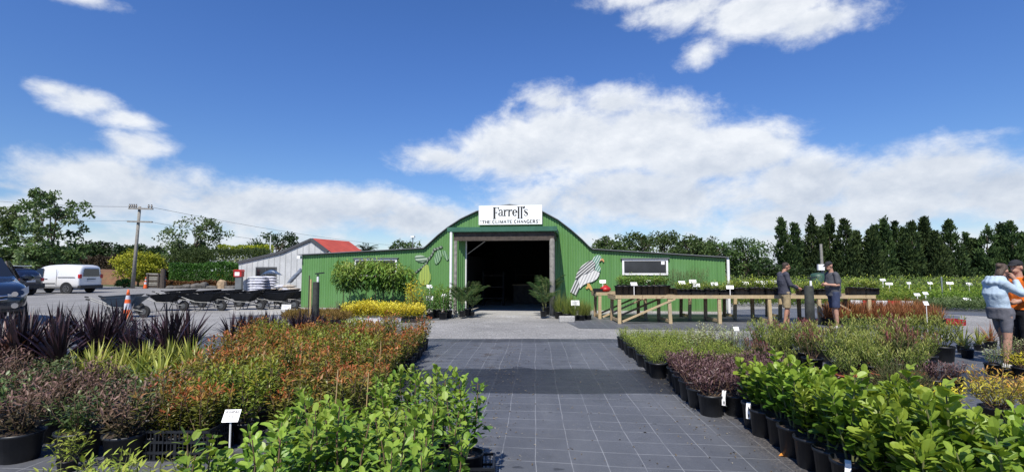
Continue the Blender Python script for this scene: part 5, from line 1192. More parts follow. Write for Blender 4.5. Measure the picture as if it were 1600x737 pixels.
for i in range(19):
    d = 4.75 + i * .30
    xr = -1.75 - (d - 4.6) * .12 if d < 7 else -2.02 - (d - 7) * .07
    xl = -3.5 - max(0, d - 4.6) * .40
    n = int((xr - xl) / .31); 
    for j in range(n + 1):
        x = xr - j * .31 + jit(.05)
        if d > 9.4 and j == 0: pass
        if j == 0: plant('orange', XZ(x, d + jit(.04)), f'coppery shrub on the path edge of its block, {ORD[i]} row back from the hedge shrubs', G, .96 + jit(.17))
        elif j == n: plant('orange', XZ(x, d + jit(.04)), f'coppery shrub on the far edge of its block away from the path, {ORD[i]} row back', G, 1.0 + jit(.17))
        else: plant(okind(x, d), XZ(x, d + jit(.06)), 'coppery shrub packed inside its block, pot hidden by the others', G, 1.0 + jit(.22))
# bigger black pots showing on the path edge
for i, (px, py, w) in enumerate(((622, 592, 36), (643, 541, 22), (655, 527, 18), (648, 533, 18))):
    p = gp(px, py); plant('orange' if i == 0 else 'twiggy', p, ['coppery shrub in a big black pot sticking out over the path', 'dark twiggy plant in a black pot on the path edge', 'dark twiggy plant at the gravel end of the path edge', 'dark twiggy plant between two others on the path edge'][i], None, 1.15 if i == 0 else 1.0)
for i in range(3):
    for j in range(14):
        tw = j < 6; plant('twiggy' if tw else 'flax', XZ(-2.75 - j * .28 + jit(.05), 10.65 + i * .35), f'dark {"twiggy plant" if tw else "strappy small flax"} in the rear rows, {ORD[j]} from the path, {["near", "middle", "rear"][i]} row', 'dark twiggy plants along the gravel' if tw else 'small dark flaxes along the gravel', (.95 if tw else .62) + jit(.12))
G = 'gold-striped flaxes'
for i in range(4):
    for j in range(5):
        plant('strap', XZ(-5.75 + j * .34 + jit(.06) - i * .22, 6.4 + i * .35), f'gold-striped flax, {ORD[i]} row back, {ORD[j]} from the flax side', G, .92 + jit(.14))
G = 'dark purple flaxes'
FP = [(x, d) for d in (7.7, 8.25, 8.8, 9.35) for x in (-9.4, -8.85, -8.3, -7.75, -7.2, -6.65, -6.1)]
for i, (x, d) in enumerate(FP):
    if d < 8 and x > -6.9: continue
    if x + (d - 8) * .9 > -5.0: continue
    plant('flax', XZ(x + jit(.1), d + jit(.08)), f'dark purple flax, {ORD[i // 7]} row back, {ORD[i % 7]} from the parked vehicle', G, .86 + jit(.14))
for i, (px, py) in enumerate(((12, 585), (42, 582), (72, 578), (10, 560), (45, 560))):
    plant('flaxb', gp(px, py), f'bronze drooping flax in front of the purple ones, {ORD[i]} from the picture edge', 'bronze flaxes', 1.0)
G = 'bronze-leaved shrubs in big black pots'
HB = [('near', 4.25, (-4.35, -3.88, -3.42)), ('second', 4.75, (-5.1, -4.55, -4.0, -3.55)), ('third', 5.25, (-5.3, -4.75, -4.2, -3.75)), ('rear', 5.8, (-6.1, -5.55, -5.0)), ('rearmost', 6.3, (-7.0, -6.5, -5.95))]
for nm, d, xs in HB:
    for j, x in enumerate(xs): plant('hebeg' if (j * 5 + len(nm)) % 3 == 0 else 'hebe', XZ(x, d + jit(.05)), f'leafy dark shrub in a big black pot, {nm} row, {ORD[j]} from the picture edge', G, .92 + jit(.07))
plant('lemon', XZ(-3.72, 4.02), 'small light green plant leaning against the big black pots', None, .7)
G = 'lemon-green shrubs along the picture bottom'
for i, (x, d) in enumerate(((-2.95, 3.1), (-2.72, 3.2), (-2.5, 3.05), (-2.28, 3.2), (-2.12, 3.0), (-2.75, 2.9), (-2.45, 2.8), (-2.2, 2.75))):
    plant('lemon', XZ(x, d), f'lemon-green low shrub at the picture bottom, {ORD[i]} of a loose patch', G, .93 + jit(.08))
for i, (px, py, h) in enumerate(((405, 590, .55), (386, 600, .5), (466, 560, .6), (590, 560, .6), (300, 560, .6), (520, 640, .6), (568, 650, .55), (460, 690, .6))):
    p = gp(px, py + 60); mb = MB(); mb.tube([(0, 0, 0), (.03, 0, .68)], .0045, 6); tag(mb.build('bamboo_cane', M['cane'], loc=p), f'thin bamboo cane among the shrubs beside the path, {ORD[i]} of the canes', 'cane', 'bamboo canes')

# ---- right block
G = 'broad-leaved green shrubs in black pots'
for i in range(11):
    d = 2.55 + i * .258
    for j in range(5):
        x = 2.14 - (d - 3.9) * .03 + .12 + j * .295 + jit(.03)
        if x > 3.35 - (d - 3) * .12: continue
        if j == 0:
            t = plant('grisb', XZ(x, d), f'broad-leaved green shrub in the row of pots along the path, {ORD[i]} from the camera end', G, 1.0 + jit(.04))
        else: t = plant('grisb', XZ(x, d + jit(.05)), 'broad-leaved green shrub inside its block, pot hidden by the others', G, (1.0 if j < 2 else .9 if d < 4.2 else .78) + jit(.14))
G = 'burgundy shrubs in black pots'
for i in range(6):
    for j in range(5):
        d = 5.55 + i * .31; x = 1.93 + j * .30 + jit(.03) - (.0 if i < 4 else -.05)
        plant('burg', XZ(x, d), f'burgundy shrub in the row of pots along the path, {ORD[i]} from the green shrubs' if j == 0 else 'burgundy shrub inside its block, pot hidden by the others', G, 1.0 + jit(.08))
G = 'olive fine-leaved shrubs in black pots'
for i in range(11):
    for j in range(5):
        d = 7.45 + i * .285; x = 1.82 + j * .31 + jit(.03)
        plant('olive', XZ(x, d), f'olive fine-leaved shrub in the row of pots along the path, {ORD[i]} from the burgundy shrubs' if j == 0 else 'olive fine-leaved shrub inside its block, pot hidden by the others', G, 1.0 + jit(.08))
for i, (px, py, k) in enumerate(((1098, 556, 'varieg'), (1120, 560, 'varieg'), (1145, 556, 'varieg'), (1108, 545, 'varieg'), (1135, 546, 'varieg'), (1160, 552, 'fine'), (1172, 560, 'fine'), (1085, 565, 'varieg'))):
    plant(k, gp(px, py + 6), f'{"cream variegated" if k == "varieg" else "feathery blue-green"} shrub behind the burgundy ones, {ORD[i]} of a mixed patch', 'mixed patch behind the burgundy shrubs', 1.0 + jit(.08))
G = 'tall narrow-leaved olive shrubs'
k = 0
for i in range(7):
    for j in range(8):
        d = 6.75 + i * .5; x = 3.15 + j * .52 + jit(.1) + i * .08; d += jit(.08)
        px = 836 + 790 * x / d
        if px > 1478 or px < 1178: continue
        if d < 7.3 and px < 1290: continue
        red = d > 8.8 and px < 1310
        if d < 7.1: plant('uprightt', XZ(x, d), f'narrow-leaved olive shrub in a terracotta pot, {ORD[j]} in the near row', G, 1.0 + jit(.08))
        else: plant('redtip' if red else prng.choice(('upright', 'upright', 'upright', 'upright', 'redtip', 'olive')), XZ(x, d), 'red-tipped narrow-leaved shrub standing before the man in khaki shorts' if red else 'leafy olive-toned shrub inside the loose block before the bench', 'red-tipped shrubs' if red else G, 1.05 + jit(.2))
for i, (px, py) in enumerate(((1352, 586), (1366, 584), (1392, 578))): plant('uprightt', gp(px, py), f'small narrow-leaved shrub in a bright terracotta pot at the block front, {ORD[i]} of three', 'terracotta pots at the block front', .8)
plant('conifer', gp(1402, 634), 'mossy round dwarf conifer behind the broad-leaved shrubs')
plant('conifer', gp(1428, 626), 'second mossy dwarf conifer touching the round one', None, .8)
plant('burg', gp(1462, 618), 'dark low shrub with purple leaves beside the dwarf conifer', None, .9); plant('burg', gp(1490, 612), 'dark low shrub at the edge of the bare weed mat', None, .85)
plant('nandyel', gp(1480, 668), 'bright yellow low shrub behind the broad-leaved shrubs', None, 1.3)
plant('nandyel', gp(1452, 662), 'bright yellow low shrub half hidden behind the broad leaves', None, .9)
plant('nandina', gp(1560, 664), 'spreading gold and orange shrub on the bare weed mat', None, 1.15)
plant('nandina', gp(1618, 660), 'gold and orange shrub cut off by the picture edge', None, .95)
for i, (px, py, k, s, lb) in enumerate(((1505, 552, 'strap', .9, 'gold-striped flax at the end of the block near the woman'), (1530, 548, 'strap', .8, 'second gold-striped flax at the end of the block'), (1512, 560, 'varieg', .75, 'pale leafy shrub in a low black pot beside the gold flaxes'), (1548, 545, 'rust', 1.1, 'rusty sedge at the feet of the woman in the hoodie'), (1590, 543, 'rust', 1.1, 'rusty sedge beyond the woman in the hoodie'), (1572, 589, 'fine', 1.0, 'feathery green shrub in a wide black pot'), (1600, 592, 'nandyel', 1.2, 'yellow-green shrub in a black pot at the picture edge'), (1552, 586, 'varieg', .8, 'leafy green shrub beside the feathery one'), (1612, 580, 'burg', .9, 'purple-leaved shrub at the picture edge'), (1590, 575, 'varieg', .9, 'pale shrub behind the feathery one'))):
    plant(k, gp(px, py), lb, None, s)

# ---- along the shed wall
G = 'small standard trees along the green wall'
def gen_std(g):
    fo, st = MB(), MB(); st.tube([(0, 0, .2), (.01, .01, .8), (0, 0, 1.5)], [.016, .014, .01], 7)
    for i in range(820):
        v = rdir(g, .0); k = g.uniform(.3, 1.0) ** .6 * (1 + .25 * mnoise.noise(v * 2.5)); p = Vector((v.x * .50 * k, v.y * .42 * k, 1.42 + v.z * .60 * k))
        d = (Vector((v.x, v.y, 0)) * .8 + Vector((0, 0, g.uniform(-.9, .25))) + rdir(g) * .4).normalized()
        fo.leaf(p, d, (UP + rdir(g) * .6).normalized(), g.uniform(.11, .17), g.uniform(.042, .06), .15, .25, min(1, max(0, .45 + .35 * v.z + g.uniform(-.35, .3))), True, .4)
    for k in range(7):
        v = rdir(g, .5); st.tube([(0, 0, 1.2), (v.x * .2, v.y * .2, 1.35 + .2 * abs(v.z)), (v.x * .38, v.y * .36, 1.5 + v.z * .3)], [.008, .006, .003], 5)
    return fo, st
kind('std', 'standard_tree', gen_std, LM['std'], (.16, .26), nv=4, stemm='stem_brown', seed=31)
SD = lambda px: at(px, 19.4 - (px - 530) * .0035)
for i, (px, s) in enumerate(((541, 1.0), (556, .97), (576, 1.02), (594, 1.04), (604, .98), (622, .97), (636, .88))):
    p = SD(px); p.y -= .35 + (i % 2) * .3; plant('std', p, f'leafy standard tree on a thin trunk against the green wall, {ORD[i]} from the shed corner', G, s * .98, 'tree')
for i, px in enumerate((527, 533, 538)): plant('twiggy', at(px, 18.4), f'nearly bare plant in a black pot beside the standard trees, {ORD[i]} from the shed corner', 'bare plants by the standard trees', 1.0)
kind('ybush', 'golden_bush', lambda g: shrub(g, 1.35, .38, 9, 420, .085, .045, .1, .05, False, .5, (0, 55), (.1, .85), .14, .1, .4, .1, .005), LM['yellow'], (.16, .24), nv=2, seed=33)
plant('ybush', at(652, 17.7), 'tall yellow-green bush beside the low yellow plants', None, 1.0); plant('ybush', at(642, 18.1), 'second tall yellow-green bush behind the low yellow plants', None, .9)
G = 'low yellow plants in trays'
for i in range(3):
    for j in range(13):
        px = 540 + j * 9.6 + i * 2; d = 15.6 + i * .55; p = at(px + jit(2), d + jit(.12)); p.z = .05
        plant('yellow', p, f'bright yellow low plant by the wall, {["near", "middle", "rear"][i]} row, {ORD[j]} from tarred post', G, (1.05 + .3 * math.sin((j + 1.5) / 14 * math.pi)) + jit(.22))
for i, (px, L, m, lb) in enumerate(((547, .95, 'white', 'white shallow tray under yellow plants, closest to the tarred post'), (579, .75, 'white', 'white shallow tray under yellow plants, second from the tarred post'), (612, .85, 'sack_white', 'grey-white shallow tray under yellow plants, third from the tarred post'), (642, .6, 'black_plastic', 'black shallow tray at the porch end of the yellow plants'))):
    tray(at(px, 15.55), .02 * i, L * .8, .5, .12, lb, M[m])
def gen_cover(g):
    fo = MB()
    for i in range(160):
        a = g.uniform(0, 6.28); r = .2 * g.random() ** .5
        fo.leaf(Vector((math.cos(a) * r, math.sin(a) * r, .1 + .1 * g.random())), (UP * 1.0 + rdir(g) * .9).normalized(), rdir(g), g.uniform(.05, .12), .014, .1, .1, g.random())
    return fo, None
kind('tan', 'tan_groundcover_plant', gen_cover, LM['tan'], (.08, .10), nv=3, seed=34)
for i in range(4):
    for j in range(9):
        px = 452 + j * 10 + i * 3; plant('tan', at(px, 14.6 + i * .5), f'small tan groundcover plant behind the tarred post, {ORD[i]} row, {ORD[j]} in from the car park', 'tan groundcover plants', 1.45)
kind('wallpot', 'tall_leafy_plant', lambda g: shrub(g, 1.15, .24, 6, 330, .10, .034, .22, .1, False, .5, (-10, 60), (.05, .9), .10, .2, .4, .2, .005), LM['gris'], (.14, .24), nv=3, seed=35)
for i, (px, d, s, k) in enumerate(((671, 16.4, .9, 'wallpot'), (683, 16.9, 1.15, 'wallpot'), (692, 16.3, 1.0, 'wallpot'), (677, 17.2, 1.3, 'fine'), (700, 16.8, 1.05, 'wallpot'))):
    plant(k, at(px, d), f'leafy plant in a black pot beside the porch downpipe, {ORD[i]} of a cluster', 'pots beside the porch', s)
def gen_palm(g):
    fo, st = MB(), MB(); st.tube([(0, 0, .2), (0, 0, .5)], [.025, .018], 7)
    for k in range(9):
        az = k * 2.4 + g.uniform(-.3, .3); a = g.uniform(.05, .38); q = Vector((0, 0, .4)); hd = Vector((math.cos(az), math.sin(az), 0)); L = g.uniform(.75, 1.1); prev = q.copy()
        for i in range(14):
            dd = hd * math.sin(a) + UP * math.cos(a); q = q + dd * L / 14; a += .062
            if i > 2:
                for s in (-1, 1):
                    sd = Vector((-hd.y, hd.x, 0)) * s
                    fo.leaf(q, (sd + dd * .9 - UP * .15).normalized(), UP, .30 * (1.1 - abs(i - 7) / 12), .03, .05, .25, g.uniform(.1, .9))
            if i % 3 == 2: st.tube([prev, q], [.007, .006], 4, cap=False); prev = q.copy()
    return fo, st
kind('palm', 'potted_palm', gen_palm, LM['palm'], (.14, .26), nv=3, stemm='stem_green', seed=36)
for px, d, s, lb in ((722, 16.6, .95, 'potted palm at the foot of the half-open green door'), (731, 17.0, 1.1, 'taller potted palm just inside the porch by the green door'), (738, 16.9, .7, 'small potted palm on the porch slab beside the taller one'), (849, 16.6, .95, 'potted palm leaning out beside the thick porch post'), (853, 17.3, 1.3, 'tall dim potted palm just inside the doorway by the thick post')):
    plant('palm', at(px, d, .06), lb, None, s * .8)
for i, (px, d, s) in enumerate(((874, 16.6, 1.15), (886, 16.2, 1.0), (898, 15.9, .85), (908, 15.9, .9), (919, 16.1, .8), (893, 16.8, 1.1), (912, 16.6, .85))):
    plant('reed', at(px, d), f'green reed in a black pot by the thick porch post, {ORD[i]} of its clump', 'green reeds by the porch', s)
mb = MB(); mb.box((-.24, -.1, 0), (.24, .1, .2)); mb.v = [tuple(Vector(v) * (1 + .12 * mnoise.noise(Vector(v) * 6))) for v in mb.v]
tag(bevel(mb.build('kerb_stone', M['concrete'], loc=at(886, 15.4), rz=.1), .03), 'pale block of stone in front of the green reeds', 'stone')

# ================================================================== timber benches
def timber_bench(name, label, x0, x1, d0, d1, h, nleg, brace_l, brace_r, gap=.0):
    a = at(x0, d0); b = at(x1, d0); ang = math.atan2(b.y - a.y, b.x - a.x); L = (b - a).length; W = d1 - d0
    t = thing(name, label, 'bench', a, ang)
    mb = MB(); mb.box((0, -.02, h - .10), (L, .025, h)); mb.build('edge_rail', M['wood_new'], t)
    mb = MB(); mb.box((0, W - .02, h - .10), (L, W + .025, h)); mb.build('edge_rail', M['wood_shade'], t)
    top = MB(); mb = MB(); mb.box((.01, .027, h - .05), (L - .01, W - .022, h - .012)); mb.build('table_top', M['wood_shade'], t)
    for x in (0.0, L - .045):
        mb = MB(); mb.box((x, .027, h - .145), (x + .045, W - .022, h - .052)); mb.build('cross_rail', M['wood_new'], t)
    for i in range(nleg):
        x = .12 + (L - .3) * i / (nleg - 1)
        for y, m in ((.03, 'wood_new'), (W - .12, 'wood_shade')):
            mb = MB(); sk = prng.uniform(-.03, .03); mb.bar((x + sk, y, 0), (x, y, h - .102), .095, .07, up=(0, 1, 0)); mb.build('leg', M[m], t)
        mb = MB(); mb.bar((x, .08, .09), (x, W - .14, .09), .045, .08); mb.build('stretcher', M['wood_new'], t)
    if brace_l:
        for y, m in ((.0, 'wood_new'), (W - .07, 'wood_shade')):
            mb = MB(); mb.bar((.2, y + .02, .07), (1.75, y + .02, h - .11), .045, .10, up=(0, 1, 0)); mb.v = mb.v; mb.build('brace', M[m], t)
    if brace_r:
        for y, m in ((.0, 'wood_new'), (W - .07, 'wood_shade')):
            mb = MB(); mb.bar((L - .2, y + .02, .07), (L - 1.35, y + .02, h - .11), .045, .10, up=(0, 1, 0)); mb.build('brace', M[m], t)
    return t, a, ang, L
BH = hz(460.5, 14.9)
b1 = timber_bench('timber_bench', 'long pale timber potting bench standing in front of the green shed wing', 962, 1370, 14.9, 16.1, BH, 6, True, True)
b2 = timber_bench('timber_bench', 'second timber bench right behind the long one, sticking out at the bird cutout end', 932, 1230, 16.4, 17.4, hz(456, 16.4), 5, True, False)
def on1(px, dd=.5): return at(px, 14.9 + dd, BH)
G = 'leafy plants in black pots on the bench'
for i, px in enumerate((968, 977, 987, 997, 1006, 1015, 1025, 1034)): plant('bench', on1(px, .35), f'leafy plant in a large black pot on the bench front, {ORD[i]} from the bird cutout', G, 1.0 + jit(.06))
for i, px in enumerate((972, 983, 993, 1003, 1013, 1022, 1031, 1040)): plant('bench', on1(px, .85), f'leafy plant in a large black pot on the bench back, {ORD[i]} from the bird cutout', G, 1.02 + jit(.06))
for i, px in enumerate((1049, 1057, 1066, 1074, 1083, 1091, 1100)): plant('fine', on1(px, .85), f'feathery plant standing at the bench back, {ORD[i]} after the black pots', 'feathery plants on the bench', 1.35 + jit(.12))
BT = [(1066, 'under feathery plants'), (1088, 'next after the feathery plants'), (1110, 'third along'), (1132, 'below two white cards'), (1156, 'at the second leg pair'), (1180, 'beside the man in khaki shorts'), (1205, 'behind the man in khaki shorts'), (1258, 'behind the tarred post'), (1284, 'behind the man in grey'), (1336, 'past the man in grey'), (1358, 'last at the bench end')]
for i, (px, wh) in enumerate(BT):
    p = on1(px, .32); tray(p, b1[2], .40, .36, .07, f'black seedling tray on the bench, {wh}', M['black_plastic'], 'black seedling trays')
    for q in range(6):
        c = p + Vector((-.12 + .12 * (q % 3), -.08 + .16 * (q // 3), .012)); k = 'tray'
        plant(k, c, f'young leafy plant in the black tray {wh}', 'seedlings in the bench trays', 2.1 + jit(.35) + (.5 if 1150 < px < 1210 or px > 1320 else 0))
p = on1(946, .6); p.z = hz(456, 16.4)
wc = thing('red_bowl', 'red plastic bowl planter on the rear bench with a white card', 'planter', at(946, 16.7, hz(456, 16.4)))
mb = MB(); mb.lathe([(.09, 0), (.17, .04), (.19, .09), (.15, .15), (.08, .17), (.06, .2), (.02, .21)], 18); mb.build('bowl', M['red'], wc, smooth=True); mb = MB(); mb.tube([(-.11, 0, .15), (0, 0, .26), (.11, 0, .15)], .012, 6); mb.build('handle', M['red'], wc)
tray(at(934, 16.7, hz(456, 16.4)), 0, .3, .3, .1, 'small black tray at the very end of the rear bench', M['black_plastic'])

# ================================================================== labels on sticks
def card(loc, h, w, hh, label, rz=0, tilt=25, group='white label cards on sticks', rows=2, text=None):
    t = thing('plant_label', label, 'label', loc, rz, group)
    mb = MB(); mb.tube([(0, 0, 0), (0, 0, h)], w * .06, 6); mb.build('stick', M['white'], t)
    c = MB(); mt = Matrix.Translation((0, -w * .07, h)) @ Matrix.Rotation(-R(tilt), 4, 'X')
    c.box((-w / 2, -.002, -hh * .15), (w / 2, .002, hh * .85), 0, mt); co = c.build('card', M['white_card'], t)
    if text:
        for k, (s, sz_, z) in enumerate(text):
            cu = bpy.data.curves.new('lettering', 'FONT'); cu.body = s; cu.size = sz_; cu.align_x = 'CENTER'; cu.offset = .0008
            tmp = bpy.data.objects.new('tmp', cu); col.objects.link(tmp); dg = bpy.context.evaluated_depsgraph_get(); me = bpy.data.meshes.new_from_object(tmp.evaluated_get(dg)); bpy.data.objects.remove(tmp)
            me.materials.clear(); me.materials.append(M['ink_grey']); o = link('lettering', me, t); o.matrix_local = mt @ Matrix.Translation((0, -.0035, z)) @ Matrix.Rotation(math.pi / 2, 4, 'X')
    else:
        mk = MB()
        for k in range(rows): mk.box((-w * .36, -.0035, hh * (.55 - .3 * k)), (w * (.36 - .2 * k), -.0025, hh * (.63 - .3 * k)), 0, mt)
        mk.build('handwriting', M['ink_grey'], t)
    return t
card(at(357, 3.9), .43, .118, .098, 'white plant label reading EUGENIA $15 at the front of the coppery shrubs', R(8), 38, None, text=[('EUGENIA', .023, .056), ('$15', .023, .019)])
CL = [(942, 441, 16.7, .3, 'by the red bowl'), (1013, 441, 15.4, .5, 'among the black pots'), (991, 445, 15.1, .45, 'low among the black pots'), (1066, 443, 15.2, .35, 'before the feathery plants'), (1083, 441, 15.2, .4, 'twin card before the feathery plants'), (1089, 447, 15.1, .3, 'lower twin before the feathery plants'), (1117, 445, 15.2, .35, 'after the feathery plants'), (1141, 450, 15.0, .25, 'low one on the trays'), (1166, 444, 15.3, .35, 'at the wing downpipe'), (1194, 443, 15.6, .35, 'double width by the man in khaki shorts'), (1211, 442, 15.6, .35, 'close behind the man in khaki shorts'), (1339, 445, 15.4, .3, 'past the man in grey')]
for i, (px, py, d, h, wh) in enumerate(CL):
    z = hz(py, d) - h; card(at(px, d, z), h, .2 if i not in (9,) else .3, .11, f'white label card above the bench, {wh}', jit(.25), 30)
card(gp(447, 497), hz(484, 16), .3, .16, 'white label card standing in the tan groundcover', .1, 10); card(gp(671, 498), .62, .22, .14, 'white label card before the black pots at the porch', 0, 15)
card(gp(899, 501), .50, .26, .16, 'white label card before the green reeds', 0, 10); card(gp(693, 498), .72, .2, .13, 'tilted white label card by the porch downpipe', -.5, 40); card(at(671, 16.9), 1.0, .2, .13, 'tall tilted white label card among the black pots', .4, 40)
for i, (px, py, h, lb) in enumerate(((1452, 560, .95, 'white rounded label on a tall stick among the narrow-leaved shrubs'), (1152, 560, .5, 'white label on the variegated shrubs'))):
    card(gp(px, py), h, .095, .075, lb, jit(.3), 25)
for i, (px, py) in enumerate(((1434, 461), (1447, 459), (1390, 444), (1421, 443), (1454, 443), (1485, 443), (1515, 444), (1512, 468), (1546, 447), (1380, 438), (1180, 441), (1230, 443))):
    d = 26 if py < 450 else 21; card(at(px, d, hz(py, d) - .4), .4, .30, .12, f'white label card standing over the far green rows, {ORD[i]} counted along', jit(.4), 30)
# white looped tags on the pots along the path
TG = [(1098 + 29, 632, 'burgundy row'), (1156, 645, 'far end of the green row'), (1278, 722, 'camera end of the green row'), (1330, 735, 'very front of the green row')]
for i, (px, py, wh) in enumerate(TG):
    d = [5.6, 5.12, 3.62, 3.35][i]; x = [2.06, 2.12, 2.17, 2.18][i]
    z = .24; p = XZ(x - .02, d - .15, z); mb = MB()
    pts = [Vector((.0, .06, .0)), Vector((0, .02, .045)), Vector((0, -.02, .035)), Vector((-.004, -.028, -.02)), Vector((-.004, -.026, -.10))]
    for a, b in zip(pts, pts[1:]): mb.poly([a + Vector((-.018, 0, 0)), a + Vector((.018, 0, 0)), b + Vector((.018, 0, 0)), b + Vector((-.018, 0, 0))])
    o = mb.build('pot_tag', M['white_card'], loc=p, rz=-.5); so = o.modifiers.new('s', 'SOLIDIFY'); so.thickness = .0015
    tag(o, f'white looped plant tag over a pot rim at the {wh}', 'tag', 'white tags on pot rims')
    mk = MB(); mk.box((-.006, -.031, -.085), (.006, -.0285, -.055)); mk.build('printed_mark', M['ink'], o)
# orange fallen leaf, red crate, barrier rail
mb = MB(); mb.leaf(Vector((0, 0, .01)), Vector((1, 0, .1)).normalized(), UP, .11, .07, .3, .3, .5, True, .5); mb.leaf(Vector((.07, .03, .01)), Vector((.5, -.8, .1)).normalized(), UP, .08, .05, .3, .3, .5, True, .5)
tag(mb.build('fallen_leaf', mat('dead orange leaf', (.55, .22, .03), .6, var=.5, vscale=30), loc=gp(1216, 714)), 'curled orange dead leaf on the weed mat by the black pots', 'leaf')
rc = crate('plant_crate', gp(1481, 507), -.1, .66, .4, .16, 'low red crate at the end of the rusty sedges', 2, 'red')
G = 'rusty sedges in a bed'
for i in range(5):
    for j in range(17):
        d = 14.6 + i * .75; px = 1292 + j * 11.2 + i * 2
        if px > 1475 - i * 8: continue
        plant('rust', at(px, d), f'rusty sedge in the bed beyond the bench, {ORD[i]} row back, {ORD[j]} from the tarred post', G, 1.3 + jit(.15))
# red and white rail
br = thing('barrier_rail', 'red and white striped rail lying along the far weed mat', 'barrier', at(1330, 19.6)); a = at(1330, 19.6) ; b = at(1428, 18.9) - a
for k in range(5):
    mb = MB(); mb.bar(b * (k / 5) + Vector((0, 0, .33)), b * ((k + .97) / 5) + Vector((0, 0, .33)), .06, .2); mb.build('red_panel' if k % 2 else 'white_panel', M['red' if k % 2 else 'white'], br)
for k in (.02, .5, .98):
    mb = MB(); mb.box((b.x * k - .03, b.y * k + .035, 0), (b.x * k + .03, b.y * k + .1, .42)); mb.build('post', M['wood_grey'], br)
# far nursery beds: ground cover of pots nobody could count
def bed(pts, z, n, leaf, m, seed, tall=.45):
    rng = random.Random(seed); a, b, c, d = [Vector(q) for q in pts]; mb = MB()
    for i in range(n):
        u, v = rng.random(), rng.random(); p = (a * (1 - u) + b * u) * (1 - v) + (d * (1 - u) + c * u) * v
        nz = mnoise.noise(Vector((p.x * 2.2, p.y * 2.2, seed))); p.z = rng.random() * tall * (.75 + .6 * nz) + .08
        mb.leaf(p, (UP * .8 + rdir(rng)).normalized(), rdir(rng), leaf * rng.uniform(.6, 1.4), leaf * rng.uniform(.25, .5), .12, .15, min(1, max(0, .35 + .45 * nz + .5 * (p.z / tall - .5) + rng.uniform(-.2, .25))))
    tag(mb.build('nursery_bed', m, tint=True), None, None, None, 'stuff')
bed([at(1140, 22), at(1440, 21), at(1440, 23.5), at(1140, 24)], 0, 9000, .11, LM['field'], 1, .72)
bed([at(1428, 19.8), at(1640, 18.6), at(1640, 20.5), at(1428, 21.5)], 0, 7000, .10, LM['field_grey'], 2, .4)
bed([at(1120, 26), at(1650, 25), at(1650, 28), at(1120, 29)], 0, 12000, .13, LM['field'], 3, .95)
bed([at(1120, 31), at(1660, 30), at(1660, 36), at(1120, 37)], 0, 12000, .16, LM['field_grey'], 4, 1.05)
bed([at(1400, 22.3), at(1640, 21.2), at(1640, 24), at(1430, 24.5)], 0, 8000, .11, LM['field'], 5, .7)
bed([at(1120, 40), at(1660, 40), at(1660, 50), at(1120, 50)], 0, 9000, .2, LM['field'], 6, 1.0)

# crumbs of potting mix, dead leaves and pebbles lying about on the weed mat
rng = random.Random(5); lt = MB()
for i in range(900):
    x = rng.choice((rng.uniform(-.6, 2.0), rng.gauss(1.75, .22), rng.gauss(-.45, .15))); d = rng.uniform(2.5, 11); p = XZ(x, d, .016)
    a = rng.uniform(0, 6.28); lt.leaf(p, Vector((math.cos(a), math.sin(a), rng.uniform(.05, .5))).normalized(), UP, rng.uniform(.008, .03) * (1.6 if rng.random() < .1 else 1), rng.uniform(.006, .016), .3, .2, rng.random())
tag(lt.build('leaf_litter', leafmat('dry litter', (.04, .03, .02), (.24, .18, .10), tip=(.40, .36, .28), rough=.9, trans=.05), tint=True), kind='stuff')
# ================================================================== people
def skin_mat(name, c): 
    m = mat(name, c, .55, var=.12, vscale=9); m.node_tree.nodes['Principled BSDF'].inputs['Subsurface Weight'].default_value = .08; return m
M['skin'] = skin_mat('skin', (.42, .23, .16)); M['skin_tan'] = skin_mat('tanned skin', (.40, .20, .13))
def cloth(name, c, var=.25, bump=.5): return mat(name, c, .85, var=var, vscale=7, bump=bump, bscale=14, spec=.2)
def ell(mb, c, ax, n=14, m_=9, rot=None):
    rings = []
    for i in range(m_):
        t = -math.pi / 2 + math.pi * (i + .5) / m_
        rings.append([Vector(c) + (rot @ Vector((ax[0] * math.cos(t) * math.cos(a), ax[1] * math.cos(t) * math.sin(a), ax[2] * math.sin(t))) if rot else Vector((ax[0] * math.cos(t) * math.cos(a), ax[1] * math.cos(t) * math.sin(a), ax[2] * math.sin(t)))) for a in [2 * math.pi * j / n for j in range(n)]])
    mb.rings(rings)
def torso(mb, rows, n=18):
    """rows: centre, half width (x), half depth (y)"""
    mb.rings([[Vector(c) + Vector((w * math.copysign(abs(math.cos(a)) ** .85, math.cos(a)), d * math.copysign(abs(math.sin(a)) ** .9, math.sin(a)), 0)) for a in [2 * math.pi * j / n for j in range(n)]] for c, w, d in rows])
def remesh(mb, name, m, parent, vox, smooth=2, disp=0.0):
    o = mb.build('tmp_' + name, m); md = o.modifiers.new('r', 'REMESH'); md.mode = 'VOXEL'; md.voxel_size = vox; md.use_smooth_shade = True
    s = o.modifiers.new('s', 'SMOOTH'); s.iterations = smooth; s.factor = .5
    dg = bpy.context.evaluated_depsgraph_get(); me = bpy.data.meshes.new_from_object(o.evaluated_get(dg)); bpy.data.objects.remove(o)
    if disp:
        for v in me.vertices:
            p = v.co; v.co = p + v.normal * disp * (mnoise.noise(p * 9) + .6 * mnoise.noise(Vector((p.x * 22, p.y * 22, p.z * 12))))
    me.name = name; me.materials.clear(); me.materials.append(m); me.polygons.foreach_set('use_smooth', [True] * len(me.polygons)); return link(name, me, parent)
